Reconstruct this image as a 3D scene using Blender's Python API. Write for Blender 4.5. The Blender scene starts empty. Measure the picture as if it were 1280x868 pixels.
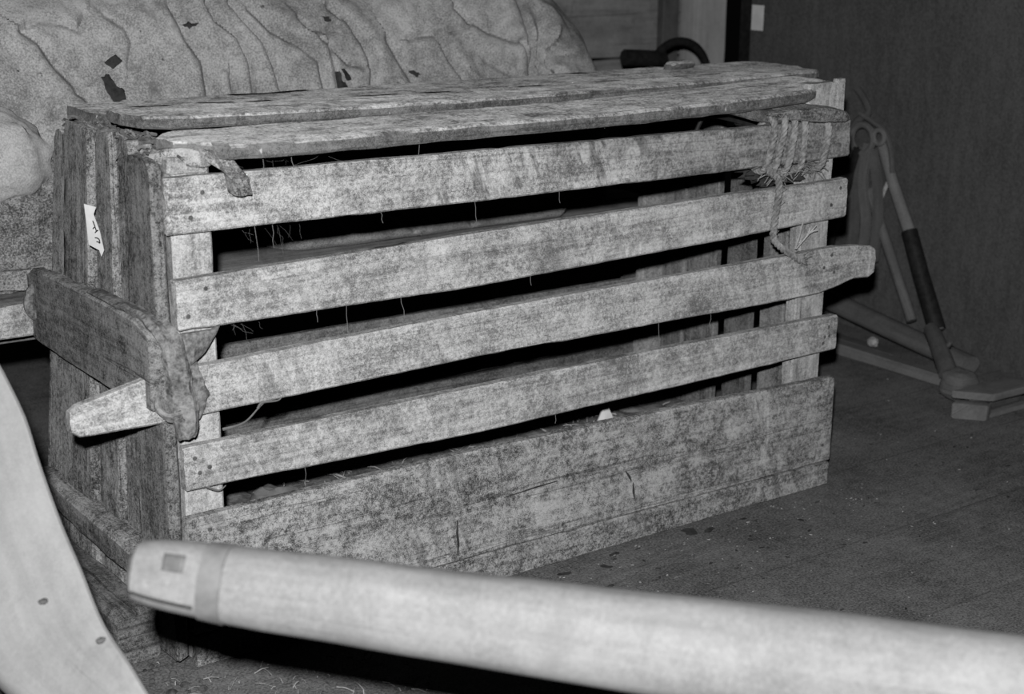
import bpy, math, random
import numpy as np
from mathutils import Vector, Matrix, noise
random.seed(7)
V = Vector
PI = math.pi
scn = bpy.context.scene
COL = scn.collection

# ---------------------------------------------------------------- camera, light, exposure
cam_d = bpy.data.cameras.new('camera')
cam = bpy.data.objects.new('camera', cam_d)
COL.objects.link(cam)
cam_d.sensor_width = 36.0
cam_d.lens = 52.16
cam_d.clip_start = 0.02
_r = (0.81903167, -0.57369297, 0.00796925)
_u = (0.15418921, 0.2334643, 0.96006255)
_b = (-0.55264167, -0.78509286, 0.27967193)
_c = (-0.68562829, -1.70218884, 0.9750376)
cam.matrix_world = Matrix(((_r[0], _u[0], _b[0], _c[0]), (_r[1], _u[1], _b[1], _c[1]),
                           (_r[2], _u[2], _b[2], _c[2]), (0, 0, 0, 1)))
cam_d.dof.use_dof = True
cam_d.dof.focus_distance = 2.15
cam_d.dof.aperture_fstop = 6.3
scn.camera = cam

fl = bpy.data.lights.new('flashgun', 'POINT')          # the photographer's flash, just above the lens
fl.energy = 215.0
fl.shadow_soft_size = 0.018
flo = bpy.data.objects.new('flashgun', fl)
flo.location = (-0.735, -1.72, 1.097)
COL.objects.link(flo)

world = bpy.data.worlds.new('world')
world.use_nodes = True
world.node_tree.nodes['Background'].inputs[0].default_value = (1, 1, 1, 1)
world.node_tree.nodes['Background'].inputs[1].default_value = 0.0012
scn.world = world
scn.cycles.max_bounces = 4
scn.cycles.diffuse_bounces = 0        # hard direct flash; the dark shed gives almost nothing back
scn.view_settings.view_transform = 'Standard'
scn.view_settings.look = 'None'
scn.view_settings.exposure = 0.0
scn.view_settings.gamma = 1.0
scn.view_settings.use_curve_mapping = False

# ---------------------------------------------------------------- materials
class NT:
    def __init__(s, name):
        s.m = bpy.data.materials.new(name)
        s.m.use_nodes = True
        s.t = s.m.node_tree
        s.bsdf = s.t.nodes['Principled BSDF']
        s.bsdf.inputs['Specular IOR Level'].default_value = 0.2
        s.bsdf.inputs['Diffuse Roughness'].default_value = 0.1
        s.tc = s.t.nodes.new('ShaderNodeTexCoord')
        s.oi = s.t.nodes.new('ShaderNodeObjectInfo')
    def link(s, a, b): s.t.links.new(a, b)
    def math(s, op, a, b=None, c=None):
        n = s.t.nodes.new('ShaderNodeMath'); n.operation = op
        for i, x in enumerate((a, b, c)):
            if x is None: continue
            if isinstance(x, (int, float)): n.inputs[i].default_value = x
            else: s.link(x, n.inputs[i])
        return n.outputs[0]
    def coords(s, src, scale, shift=True):
        mp = s.t.nodes.new('ShaderNodeMapping')
        s.link(s.tc.outputs[src], mp.inputs[0])
        mp.inputs['Scale'].default_value = scale
        if shift:
            cx = s.t.nodes.new('ShaderNodeCombineXYZ')
            for i, k in enumerate((31.0, 17.0, 23.0)):
                s.link(s.math('MULTIPLY', s.oi.outputs['Random'], k), cx.inputs[i])
            s.link(cx.outputs[0], mp.inputs['Location'])
        return mp.outputs[0]
    def noise(s, vec, scale=1.0, detail=4.0, rough=0.55, dist=0.0):
        n = s.t.nodes.new('ShaderNodeTexNoise')
        s.link(vec, n.inputs['Vector'])
        n.inputs['Scale'].default_value = scale
        n.inputs['Detail'].default_value = detail
        n.inputs['Roughness'].default_value = rough
        n.inputs['Distortion'].default_value = dist
        return n.outputs[0]
    def step(s, x, a, b):
        n = s.t.nodes.new('ShaderNodeMapRange')
        n.interpolation_type = 'SMOOTHSTEP'
        s.link(x, n.inputs[0])
        n.inputs[1].default_value = a; n.inputs[2].default_value = b
        n.inputs[3].default_value = 0.0; n.inputs[4].default_value = 1.0
        return n.outputs[0]
    def lerp(s, a, b, f):
        n = s.t.nodes.new('ShaderNodeMix'); n.data_type = 'FLOAT'
        for i, x in ((0, f), (2, a), (3, b)):
            if isinstance(x, (int, float)): n.inputs[i].default_value = x
            else: s.link(x, n.inputs[i])
        return n.outputs[0]
    def finish(s, val, bump=None, bstr=0.4, bdist=0.002, rough=0.85):
        cx = s.t.nodes.new('ShaderNodeCombineColor')
        for i in range(3): s.link(val, cx.inputs[i])
        s.link(cx.outputs[0], s.bsdf.inputs['Base Color'])
        s.bsdf.inputs['Roughness'].default_value = rough
        if bump is not None:
            b = s.t.nodes.new('ShaderNodeBump')
            b.inputs['Strength'].default_value = bstr
            b.inputs['Distance'].default_value = bdist
            s.link(bump, b.inputs['Height'])
            s.link(b.outputs[0], s.bsdf.inputs['Normal'])
        return s.m

def wood(name, lo, hi, gu=3.0, gv=70.0, stain=0.5, speck=0.5, crack=0.6, vary=0.25, bstr=0.5, mott=0.5, scuff=0.0, rough=0.85, top_gain=0.0, dr=0.1, streak=0.0, grime=0.0):
    n = NT(name); n.bsdf.inputs['Diffuse Roughness'].default_value = dr
    uv1 = n.coords('UV', (gu, gv, 1)); uv2 = n.coords('UV', (gu * 3, gv * 3.2, 1)); ob = n.coords('Object', (1, 1, 1))
    g1 = n.noise(uv1, 1, 5, 0.6, 0.3); g2 = n.noise(uv2, 1, 3, 0.6)
    b1 = n.noise(ob, 9, 5, 0.6); b2 = n.noise(ob, 34, 5, 0.65, 0.4); b3 = n.noise(ob, 190, 3, 0.7); b4 = n.noise(ob, 650, 2, 0.7)
    x = n.math('MULTIPLY_ADD', n.math('SUBTRACT', g1, 0.5), 0.75, 0.5)
    x = n.math('MULTIPLY_ADD', n.math('SUBTRACT', g2, 0.5), 0.55, x)
    x = n.math('MULTIPLY_ADD', n.math('SUBTRACT', b1, 0.5), 0.9, x)
    x = n.math('MULTIPLY_ADD', n.math('SUBTRACT', b2, 0.5), 1.3 * mott, x)
    x = n.math('MULTIPLY_ADD', n.math('SUBTRACT', b3, 0.5), 1.7 * mott, x)
    x = n.math('MULTIPLY_ADD', n.math('SUBTRACT', b4, 0.5), 2.0 * mott, x)
    x = n.step(x, -0.05, 1.05)
    val = n.lerp(lo, hi, x)
    val = n.math('MULTIPLY', val, n.lerp(1.0 - vary, 1.0 + vary * 0.4, n.oi.outputs['Random']))
    # dark stains and rubbed-in dirt
    st = n.math('MULTIPLY', n.step(n.noise(n.coords('Object', (1, 1, 0.7)), 16, 6, 0.7, 0.5), 0.56, 0.68), n.step(b3, 0.30, 0.60))
    val = n.math('MULTIPLY', val, n.lerp(1.0, 1.0 - 0.6 * stain, st))
    # long splits along the grain
    ck = n.noise(n.coords('UV', (1.1, 38, 1)), 1, 3, 0.5, 0.2)
    ckm = n.math('SUBTRACT', 1.0, n.step(n.math('ABSOLUTE', n.math('SUBTRACT', ck, 0.63)), 0.0, 0.014))
    val = n.math('MULTIPLY', val, n.lerp(1.0, 1.0 - 0.8 * crack, ckm))
    # scuffs across the grain (pale rubbed streaks)
    if scuff:
        sc = n.noise(n.coords('UV', (55, 5, 1)), 1, 3, 0.6, 0.6)
        val = n.math('MULTIPLY_ADD', n.math('MULTIPLY', n.step(sc, 0.5, 0.75), n.step(b1, 0.46, 0.6)), scuff * 0.25, val)
    if grime:                                   # one end has been handled more and is dirtier, in irregular patches
        gx = n.t.nodes.new('ShaderNodeSeparateXYZ'); n.link(n.tc.outputs['Object'], gx.inputs[0])
        gm = n.step(n.math('ADD', n.math('MULTIPLY', gx.outputs[0], 0.45), n.noise(ob, 7, 5, 0.65)), 0.62, 0.95)
        val = n.math('MULTIPLY', val, n.lerp(1.0, 1.0 - grime, n.math('MULTIPLY', gm, n.step(b4, 0.25, 0.6))))
    if streak:                                  # dark runs down across the grain
        mp = n.coords('UV', (1, 1, 1)); vr = n.t.nodes.new('ShaderNodeVectorRotate'); vr.rotation_type = 'Z_AXIS'; vr.inputs['Angle'].default_value = -0.35
        n.link(mp, vr.inputs['Vector']); m2 = n.t.nodes.new('ShaderNodeMapping'); m2.inputs['Scale'].default_value = (60, 7, 1); n.link(vr.outputs[0], m2.inputs[0])
        sk = n.math('MULTIPLY', n.step(n.noise(m2.outputs[0], 1, 4, 0.65), 0.47, 0.60), n.step(n.noise(ob, 4.5, 3, 0.5), 0.50, 0.60))
        val = n.math('MULTIPLY', val, n.lerp(1.0, 1.0 - streak, sk))
    # droppings and whitewash flecks
    sp = n.step(n.noise(n.coords('Object', (1, 1, 0.55)), 70, 3, 0.6), 0.70, 0.75)
    val = n.lerp(val, 0.62, n.math('MULTIPLY', sp, speck))
    if top_gain:                                    # faces that look up are made paler, in uneven patches
        ge = n.t.nodes.new('ShaderNodeNewGeometry'); sx = n.t.nodes.new('ShaderNodeSeparateXYZ'); n.link(ge.outputs['Normal'], sx.inputs[0])
        up = n.math('MULTIPLY', n.step(sx.outputs[2], 0.5, 0.9), n.step(n.math('MULTIPLY_ADD', b2, 0.5, n.math('MULTIPLY', b3, 0.5)), 0.3, 0.55))
        val = n.lerp(val, n.math('MULTIPLY', val, 1.0 + top_gain), up)
    bump = n.math('ADD', n.math('MULTIPLY', g1, 0.8), n.math('ADD', n.math('MULTIPLY', g2, 0.4), n.math('MULTIPLY', b3, 0.5)))
    bump = n.math('SUBTRACT', bump, n.math('MULTIPLY', ckm, 0.7 * crack))
    return n.finish(val, bump, bstr, 0.0022, rough)

def cloth(name, lo, hi, dark=0.6, patch=0.5):
    n = NT(name)
    ob = n.coords('Object', (1, 1, 1))
    a = n.noise(ob, 6, 5, 0.6); b = n.noise(ob, 40, 4, 0.65); c = n.noise(ob, 330, 3, 0.75)
    x = n.math('MULTIPLY_ADD', n.math('SUBTRACT', a, 0.5), 1.0, 0.5)
    x = n.math('MULTIPLY_ADD', n.math('SUBTRACT', b, 0.5), 0.9, x)
    x = n.math('MULTIPLY_ADD', n.math('SUBTRACT', c, 0.5), 2.0, x)
    val = n.lerp(lo, hi, n.step(x, 0.05, 0.95))
    st = n.math('MULTIPLY', n.step(n.noise(ob, 8, 6, 0.72, 0.6), 0.58, 0.72), n.step(c, 0.35, 0.6))
    val = n.math('MULTIPLY', val, n.lerp(1.0, 1.0 - dark, st))
    sp = n.step(n.noise(ob, 60, 2, 0.5), 0.73, 0.77)
    val = n.math('MULTIPLY', val, n.lerp(1.0, 1.0 - patch, sp))
    w1 = n.t.nodes.new('ShaderNodeTexWave'); w1.bands_direction = 'X'; w1.inputs['Scale'].default_value = 210
    w2 = n.t.nodes.new('ShaderNodeTexWave'); w2.bands_direction = 'Z'; w2.inputs['Scale'].default_value = 210
    n.link(ob, w1.inputs[0]); n.link(ob, w2.inputs[0])
    bump = n.math('ADD', n.math('MULTIPLY', n.math('ADD', w1.outputs['Fac'], w2.outputs['Fac']), 0.12), n.math('ADD', n.math('MULTIPLY', c, 0.5), n.math('MULTIPLY', b, 0.8)))
    return n.finish(val, bump, 0.5, 0.002, 0.95)

def plain(name, lo, hi, scale=60, bstr=0.3, rough=0.8, metal=0.0, bdist=0.002):
    n = NT(name)
    ob = n.coords('Object', (1, 1, 1))
    a = n.noise(ob, scale, 5, 0.65); b = n.noise(ob, scale * 0.15, 4, 0.6)
    x = n.math('ADD', n.math('MULTIPLY', a, 0.6), n.math('MULTIPLY', b, 0.4))
    val = n.lerp(lo, hi, n.step(x, 0.3, 0.7))
    n.bsdf.inputs['Metallic'].default_value = metal
    return n.finish(val, a, bstr, bdist, rough)

M = {}
M['slat'] = wood('pale_worn_slat_wood', 0.14, 0.66, stain=0.55, speck=0.6, crack=0.3, vary=0.08, mott=0.75, scuff=0.5, streak=0.22, grime=0.0)
M['topslat'] = wood('grimy_top_slat_wood', 0.11, 0.66, stain=0.6, speck=0.7, crack=0.3, vary=0.0, mott=0.85, scuff=0.6, streak=0.5, grime=0.45)
M['base'] = wood('scarred_base_board_wood', 0.05, 0.52, gu=2.5, gv=55, stain=0.65, speck=0.7, crack=0.6, vary=0.12, mott=0.95, scuff=0.5, streak=0.35)
M['end'] = wood('dark_dirty_plank_wood', 0.03, 0.46, gu=4, gv=80, stain=0.8, speck=0.5, crack=0.7, vary=0.45, mott=0.85, scuff=0.0, top_gain=0.5, dr=0.15)
M['lid'] = wood('pale_top_lid_wood', 0.05, 0.25, gu=2.0, gv=45, stain=0.7, speck=0.7, crack=0.4, vary=0.10, mott=0.7, top_gain=2.4, dr=0.4)  # upward faces much paler than the sides
M['post'] = wood('pale_post_wood', 0.14, 0.62, gu=4, gv=60, stain=0.6, speck=0.3, crack=0.4, vary=0.15, mott=0.65)
M['inner'] = wood('dark_inner_wood', 0.05, 0.31, gu=3, gv=55, stain=0.6, speck=0.2, crack=0.5, vary=0.3, mott=0.7)  # darker wood of the crate's inner boards
M['pole'] = wood('smooth_bare_pole_wood', 0.13, 0.25, gu=2.0, gv=28, stain=0.3, speck=0.1, crack=0.25, vary=0.05, bstr=0.15, mott=0.45, rough=0.6)
M['shaft'] = wood('smooth_pale_shaft_wood', 0.22, 0.36, gu=2.0, gv=20, stain=0.3, speck=0.12, crack=0.2, vary=0.05, bstr=0.15, mott=0.25, rough=0.6)
M['deck'] = wood('dark_platform_wood', 0.10, 0.42, gu=2.5, gv=60, stain=0.4, speck=0.1, crack=0.6, mott=0.4, dr=0.3)
M['timber'] = wood('dark_floor_timber_wood', 0.03, 0.26, gu=4, gv=70, stain=0.8, speck=0.2, crack=0.6, vary=0.1, mott=0.8)
M['backwood'] = wood('dim_back_wall_wood', 0.16, 0.42, gu=2.0, gv=18, stain=0.7, speck=0.0, crack=0.4, mott=0.3)
M['backpost'] = wood('grey_back_post_wood', 0.35, 0.6, gu=2.0, gv=25, stain=0.3, speck=0.0, crack=0.3, mott=0.3)
M['tool'] = wood('dark_tool_wood', 0.08, 0.17, gu=3, gv=50, stain=0.4, speck=0.05, crack=0.3, mott=0.4)
M['toolpale'] = wood('grey_tool_wood', 0.13, 0.24, gu=3, gv=50, stain=0.3, speck=0.15, crack=0.3, mott=0.4)
M['sack'] = cloth('dusty_sackcloth', 0.20, 0.56, 0.65, 0.7)
M['sackpale'] = cloth('pale_sackcloth', 0.32, 0.58, 0.2, 0.3)
M['sackdark'] = cloth('soiled_dark_sackcloth', 0.05, 0.42, 0.8, 0.5)
M['patch'] = plain('black_mark', 0.02, 0.06, 120, 0.4)
M['leather'] = plain('cracked_dusty_leather', 0.04, 0.36, 160, 0.9, 0.8, 0, 0.003)
M['iron'] = plain('rusty_iron', 0.05, 0.13, 90, 0.5, 0.65)
M['darkiron'] = plain('black_iron', 0.008, 0.03, 90, 0.3, 0.6)
M['nail'] = plain('rusty_nail_head', 0.06, 0.15, 300, 0.3, 0.6)
M['band'] = plain('dull_metal_band', 0.07, 0.17, 40, 0.2, 0.5)
M['paper'] = plain('torn_white_paper', 0.62, 0.8, 40, 0.1, 0.9)
M['ink'] = plain('black_ink', 0.02, 0.04, 60, 0.0)
M['rope'] = plain('hemp_rope_fibre', 0.10, 0.42, 130, 0.6, 0.95, 0, 0.002)
M['straw'] = plain('dry_straw', 0.3, 0.6, 60, 0.1, 0.8)
M['web'] = plain('dusty_cobweb', 0.12, 0.22, 60, 0.0, 0.9)
M['litter'] = plain('dark_litter', 0.015, 0.08, 80, 0.5, 0.95)
M['chip'] = plain('pale_chip', 0.25, 0.6, 80, 0.3, 0.9)
M['chaff'] = plain('dull_chaff', 0.14, 0.55, 80, 0.3, 0.9)
M['clod'] = plain('dark_clod', 0.02, 0.14, 120, 0.8, 0.95, 0, 0.004)
M['muck'] = plain('dry_muck', 0.06, 0.3, 55, 0.8, 0.95, 0, 0.006)
M['stone'] = plain('dull_stone', 0.12, 0.25, 40, 0.4, 0.8)

def mat_wall():
    n = NT('dark_rough_wall')
    ob = n.coords('Object', (1, 1, 1), False)
    a = n.noise(ob, 3, 4, 0.6); b = n.noise(ob, 170, 3, 0.75); c = n.noise(n.coords('Object', (1, 1, 0.25), False), 45, 4, 0.65)
    x = n.math('MULTIPLY_ADD', n.math('SUBTRACT', a, 0.5), 0.5, 0.5)
    x = n.math('MULTIPLY_ADD', n.math('SUBTRACT', b, 0.5), 1.5, x)
    x = n.math('MULTIPLY_ADD', n.math('SUBTRACT', c, 0.5), 0.7, x)
    val = n.lerp(0.055, 0.125, n.step(x, 0.0, 1.0))
    return n.finish(val, n.math('ADD', b, c), 0.5, 0.003, 0.9)
M['wall'] = mat_wall()

def mat_floor():
    n = NT('grimy_plank_floor')
    ob = n.coords('Object', (1, 1, 1), False)
    a = n.noise(ob, 5, 6, 0.65); b = n.noise(ob, 45, 5, 0.7); c = n.noise(ob, 260, 3, 0.75)
    g = n.noise(n.coords('Object', (3.0, 60, 1), False), 1, 5, 0.6, 0.25)
    x = n.math('MULTIPLY_ADD', n.math('SUBTRACT', a, 0.5), 0.8, 0.5)
    x = n.math('MULTIPLY_ADD', n.math('SUBTRACT', b, 0.5), 0.6, x)
    x = n.math('MULTIPLY_ADD', n.math('SUBTRACT', c, 0.5), 1.9, x)
    val = n.lerp(0.05, 0.25, n.step(x, 0.05, 0.95))
    gm = n.step(n.noise(ob, 2.2, 3, 0.5), 0.48, 0.62)                       # worn areas where the grain shows
    val = n.math('MULTIPLY', val, n.lerp(1.0, n.lerp(0.45, 1.45, n.step(g, 0.35, 0.65)), n.math('MULTIPLY', gm, 0.25)))
    sep = n.t.nodes.new('ShaderNodeSeparateXYZ'); n.link(n.tc.outputs['Object'], sep.inputs[0])
    fr = n.math('FRACT', n.math('MULTIPLY_ADD', sep.outputs[1], 1 / 0.24, 0.35))
    jt = n.math('SUBTRACT', 1.0, n.step(n.math('ABSOLUTE', n.math('SUBTRACT', fr, 0.5)), 0.0, 0.014))
    val = n.math('MULTIPLY', val, n.lerp(1.0, 0.55, n.math('MULTIPLY', jt, n.step(b, 0.4, 0.55))))
    pale = n.math('MULTIPLY', n.step(n.noise(ob, 9, 6, 0.7, 0.4), 0.64, 0.76), n.step(c, 0.4, 0.6))
    val = n.lerp(val, 0.36, n.math('MULTIPLY', pale, 0.6))
    sp = n.step(n.noise(ob, 75, 2, 0.5), 0.75, 0.79)
    val = n.lerp(val, 0.42, n.math('MULTIPLY', sp, 0.6))
    dk = n.step(n.noise(n.coords('Object', (0.7, 1.2, 1), False), 22, 5, 0.65), 0.66, 0.73)
    val = n.math('MULTIPLY', val, n.lerp(1.0, 0.4, dk))
    bump = n.math('ADD', n.math('MULTIPLY', b, 0.7), n.math('ADD', n.math('MULTIPLY', c, 0.5), n.math('MULTIPLY', g, 0.35)))
    return n.finish(val, bump, 0.5, 0.004, 0.9)
M['floor'] = mat_floor()

# ---------------------------------------------------------------- object helpers
def put(name, verts, faces, uvs, mat, parent=None, smooth=True):
    me = bpy.data.meshes.new(name)
    me.from_pydata([tuple(v) for v in verts], [], faces)
    if uvs is not None:
        ul = me.uv_layers.new(name='UVMap')
        flat = [c for f in uvs for uv in f for c in uv]
        ul.data.foreach_set('uv', flat)
    if smooth:
        me.polygons.foreach_set('use_smooth', [True] * len(me.polygons))
    me.materials.append(mat)
    me.update()
    if smooth: me.set_sharp_from_angle(angle=math.radians(38))
    o = bpy.data.objects.new(name, me)
    COL.objects.link(o)
    if parent is not None: o.parent = parent
    return o

def tag(o, label, cat, group=None, kind=None):
    o['label'] = label
    o['category'] = cat
    if group: o['group'] = group
    if kind: o['kind'] = kind
    return o

def thing(name, label, cat, group=None, loc=(0, 0, 0)):
    o = bpy.data.objects.new(name, None)
    o.empty_display_size = 0.05
    o.location = loc
    COL.objects.link(o)
    return tag(o, label, cat, group)

class MB:
    """collects lofts and tubes that belong to ONE part"""
    def __init__(s): s.v = []; s.f = []; s.uv = []
    def add(s, verts, faces, uvs):
        k = len(s.v); s.v += verts; s.f += [tuple(i + k for i in f) for f in faces]; s.uv += uvs
        return s
    def loft(s, secs, closed_caps=True):
        """secs: list of rings of points (same count)"""
        nr = len(secs[0]); verts = [p for r in secs for p in r]
        us = [0.0]
        for a, b in zip(secs, secs[1:]):
            us.append(us[-1] + (sum(b, V()) / nr - sum(a, V()) / nr).length)
        big = max(secs, key=lambda r: sum((r[i] - r[i - 1]).length for i in range(nr)))
        vs = [0.0]
        for i in range(nr): vs.append(vs[-1] + (big[(i + 1) % nr] - big[i]).length)
        faces = []; uvs = []
        for i in range(len(secs) - 1):
            for j in range(nr):
                k = (j + 1) % nr
                faces.append((i * nr + j, i * nr + k, (i + 1) * nr + k, (i + 1) * nr + j))
                uvs.append(((us[i], vs[j]), (us[i], vs[j + 1]), (us[i + 1], vs[j + 1]), (us[i + 1], vs[j])))
        if closed_caps:
            for base, rev in ((0, True), ((len(secs) - 1) * nr, False)):
                c = sum((verts[base + j] for j in range(nr)), V()) / nr
                ci = len(verts); verts.append(c)
                for j in range(nr):
                    k = (j + 1) % nr
                    tri = (base + k, base + j, ci) if rev else (base + j, base + k, ci)
                    faces.append(tri)
                    uvs.append(tuple((us[0 if rev else -1] * 1.0 + 0.01 * (verts[q] - c).x + 3.0, 0.5 * ((verts[q] - c).y + (verts[q] - c).z)) for q in tri))
        return s.add(verts, faces, uvs)
    def tube(s, path, rad, n=8, flat=1.0):
        path = [V(p) for p in path]
        m = len(path)
        rf = rad if callable(rad) else (lambda t: rad)
        secs = []; up = None
        for i, p in enumerate(path):
            d = (path[min(i + 1, m - 1)] - path[max(i - 1, 0)]).normalized()
            if up is None:
                up = V((0, 0, 1)) if abs(d.z) < 0.9 else V((1, 0, 0))
            up = (up - d * up.dot(d)).normalized()
            sd = d.cross(up)
            r = rf(i / max(1, m - 1))
            secs.append([p + sd * (r * math.cos(2 * PI * k / n)) + up * (r * flat * math.sin(2 * PI * k / n)) for k in range(n)])
        return s.loft(secs)
    def build(s, name, mat, parent=None, smooth=True):
        return put(name, s.v, s.f, s.uv, mat, parent, smooth)

def nz(p, sc, seed=0.0):
    return noise.noise(V((p[0] * sc + seed, p[1] * sc + seed * 1.7, p[2] * sc - seed)))

def lerp_stations(st, step):
    """st: list of (centre, half width vec, half thickness vec); resample so that spacing <= step"""
    out = []
    for (c0, w0, t0), (c1, w1, t1) in zip(st, st[1:]):
        n = max(1, int(math.ceil((c1 - c0).length / step)))
        for i in range(n):
            f = i / n
            out.append((c0.lerp(c1, f), w0.lerp(w1, f), t0.lerp(t1, f)))
    out.append(st[-1])
    return out

_seed = [0.0]
def plank_mb(st, step=0.02, ch=0.003, wob=0.0012, chip=0.003, warp=None, mb=None, nw=4):
    _seed[0] += 3.7
    sd = _seed[0]
    st = [(V(a), V(b), V(c)) for a, b, c in st]
    st = lerp_stations(st, step)
    secs = []
    N = len(st)
    for i, (c, w, t) in enumerate(st):
        W = w.length; T = t.length; wd = w / W; td = t / T
        cw = min(ch, W * 0.4); ct = min(ch, T * 0.4)
        prof = []
        for k in range(nw + 1): prof.append((-W + cw + (2 * W - 2 * cw) * k / nw, T))
        prof += [(W, T - ct), (W, -T + ct)]
        for k in range(nw + 1): prof.append((W - cw - (2 * W - 2 * cw) * k / nw, -T))
        prof += [(-W, -T + ct), (-W, T - ct)]
        ax = (st[min(i + 1, N - 1)][0] - st[max(i - 1, 0)][0]).normalized()
        ring = []
        for a, b in prof:
            p = c + wd * a + td * b
            edge = 1.0 if abs(abs(a) - W) < cw * 1.2 else 0.35
            e = nz(p, 7, sd) * wob * 0.7 + nz(p, 45, sd) * wob * 0.5 + max(0.0, nz(p, 90, sd + 7) - 0.25) * -wob * 2.5
            p = p + wd * (math.copysign(1, a) * e * edge) + td * (nz(p, 20, sd + 9) * wob * 0.6 * math.copysign(1, b))
            if i in (0, N - 1):
                p = p + ax * (nz(p, 70, sd + 4) * chip)
            if warp: p = warp(p)
            ring.append(p)
        secs.append(ring)
    # gentle rounding of the two ends
    def shrink(ring, f, dv):
        c = sum(ring, V()) / len(ring)
        return [c + (p - c) * f + dv for p in ring]
    a0 = (st[0][0] - st[1][0]).normalized() * ch * 0.6; a1 = (st[-1][0] - st[-2][0]).normalized() * ch * 0.6
    secs = [shrink(secs[0], 0.95, a0)] + secs + [shrink(secs[-1], 0.95, a1)]
    mb = mb or MB()
    mb.loft(secs)
    return mb

def plank(name, mat, parent, st, **kw):
    return plank_mb(st, **kw).build(name, mat, parent)

def bar(p0, p1, wdir, w, t, tdir=None):
    """two stations for a straight board from p0 to p1, width w along wdir, thickness t"""
    p0 = V(p0); p1 = V(p1); ax = (p1 - p0).normalized()
    wd = V(wdir); wd = (wd - ax * wd.dot(ax)).normalized()
    td = ax.cross(wd) if tdir is None else V(tdir)
    return [(p0, wd * w / 2, td * t / 2), (p1, wd * w / 2, td * t / 2)]

def blob(name, mat, parent, c, r, amp=0.1, sc=3.0, seed=0.0, nu=28, nv=18, zmin=None, pw=1.0, extra=None):
    verts = []; faces = []; uvs = []
    for j in range(nv + 1):
        th = PI * j / nv
        for i in range(nu):
            ph = 2 * PI * i / nu
            d = V((math.sin(th) * math.cos(ph), math.sin(th) * math.sin(ph), math.cos(th)))
            d2 = V([math.copysign(abs(q) ** pw, q) for q in d])
            k = 1 + amp * nz(d, sc, seed) + amp * 0.5 * nz(d, sc * 2.6, seed + 5)
            p = V((c[0] + r[0] * d2.x * k, c[1] + r[1] * d2.y * k, c[2] + r[2] * d2.z * k))
            if extra: p = extra(p, d)
            if zmin is not None: p.z = max(p.z, zmin)
            verts.append(p)
    for j in range(nv):
        for i in range(nu):
            k = (i + 1) % nu
            f = (j * nu + i, (j + 1) * nu + i, (j + 1) * nu + k, j * nu + k)
            faces.append(f)
            uvs.append(tuple((0.3 * (q % nu) / nu, 0.3 * (q // nu) / nv) for q in f))
    return put(name, verts, faces, uvs, mat, parent)

def grid(name, mat, nx, ny, fn, parent=None):
    verts = [fn(i / nx, j / ny) for j in range(ny + 1) for i in range(nx + 1)]
    faces = []; uvs = []
    for j in range(ny):
        for i in range(nx):
            a = j * (nx + 1) + i
            faces.append((a, a + 1, a + nx + 2, a + nx + 1))
            uvs.append(((i / nx, j / ny), ((i + 1) / nx, j / ny), ((i + 1) / nx, (j + 1) / ny), (i / nx, (j + 1) / ny)))
    return put(name, verts, faces, uvs, mat, parent)

def smooth_path(pts, n=8):
    pts = [V(p) for p in pts]
    out = []
    P = [pts[0] * 2 - pts[1]] + pts + [pts[-1] * 2 - pts[-2]]
    for i in range(1, len(P) - 2):
        a, b, c, d = P[i - 1:i + 3]
        for k in range(n):
            t = k / n
            out.append(0.5 * ((2 * b) + (c - a) * t + (2 * a - 5 * b + 4 * c - d) * t * t + (3 * b - a - 3 * c + d) * t ** 3))
    out.append(pts[-1])
    return out

# ---------------------------------------------------------------- the setting
def box_struct(name, mat, lo, hi):
    c = [(a + b) / 2 for a, b in zip(lo, hi)]
    v = [V((x, y, z)) for x in (lo[0], hi[0]) for y in (lo[1], hi[1]) for z in (lo[2], hi[2])]
    f = [(0, 1, 3, 2), (4, 6, 7, 5), (0, 4, 5, 1), (2, 3, 7, 6), (0, 2, 6, 4), (1, 5, 7, 3)]
    uv = []
    for q in f:
        e = [v[i] for i in q]
        ax = max(range(3), key=lambda k: abs((e[1] - e[0]).cross(e[2] - e[0])[k]))
        kk = [k for k in range(3) if k != ax]
        uv.append(tuple((p[kk[0]], p[kk[1]]) for p in e))
    o = put(name, v, f, uv, mat, None, False)
    o['kind'] = 'structure'
    return o

def floor_fn(s, t):
    x = -2.6 + 5.2 * s; y = -3.0 + 6.0 * t
    return V((x, y, 0.0))
fo = grid('floor', M['floor'], 40, 40, floor_fn); fo['kind'] = 'structure'
box_struct('wall_right', M['wall'], (2.05, -3.0, 0.0), (2.12, 1.13, 2.4))
box_struct('trim_1', M['darkiron'], (2.055, 1.131, 0.0), (2.115, 1.175, 2.4))
bk = box_struct('wall_back', M['backwood'], (-2.6, 2.95, 0.0), (2.6, 3.0, 2.4))

# ---------------------------------------------------------------- the slatted crate
crate = thing('slatted_crate', 'large weathered wooden crate with horizontal slats, plank lid and carrying handles, standing on the floor', 'crate')

def tw(p):
    """the left end has racked out of true"""
    f = max(0.0, min(1.0, p.y / 0.46)) * max(0.0, 1 - max(0.0, p.x) / 0.25)
    return V((p.x + f * (-0.028 + 0.058 * (p.z - 0.1) / 0.58), p.y, p.z))

def hslat(name, mat, pts, y0=0.0, th=0.018, wob=0.0014, ch=0.0025):
    """pts: (x, z top, z bottom) stations along the front, outer face at y0"""
    st = [(V((x, y0 + th / 2, (a + b) / 2)), V((0, 0, (a - b) / 2)), V((0, -th / 2, 0))) for x, a, b in pts]
    return plank(name, mat, crate, st, wob=wob, ch=ch, nw=5)

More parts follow.
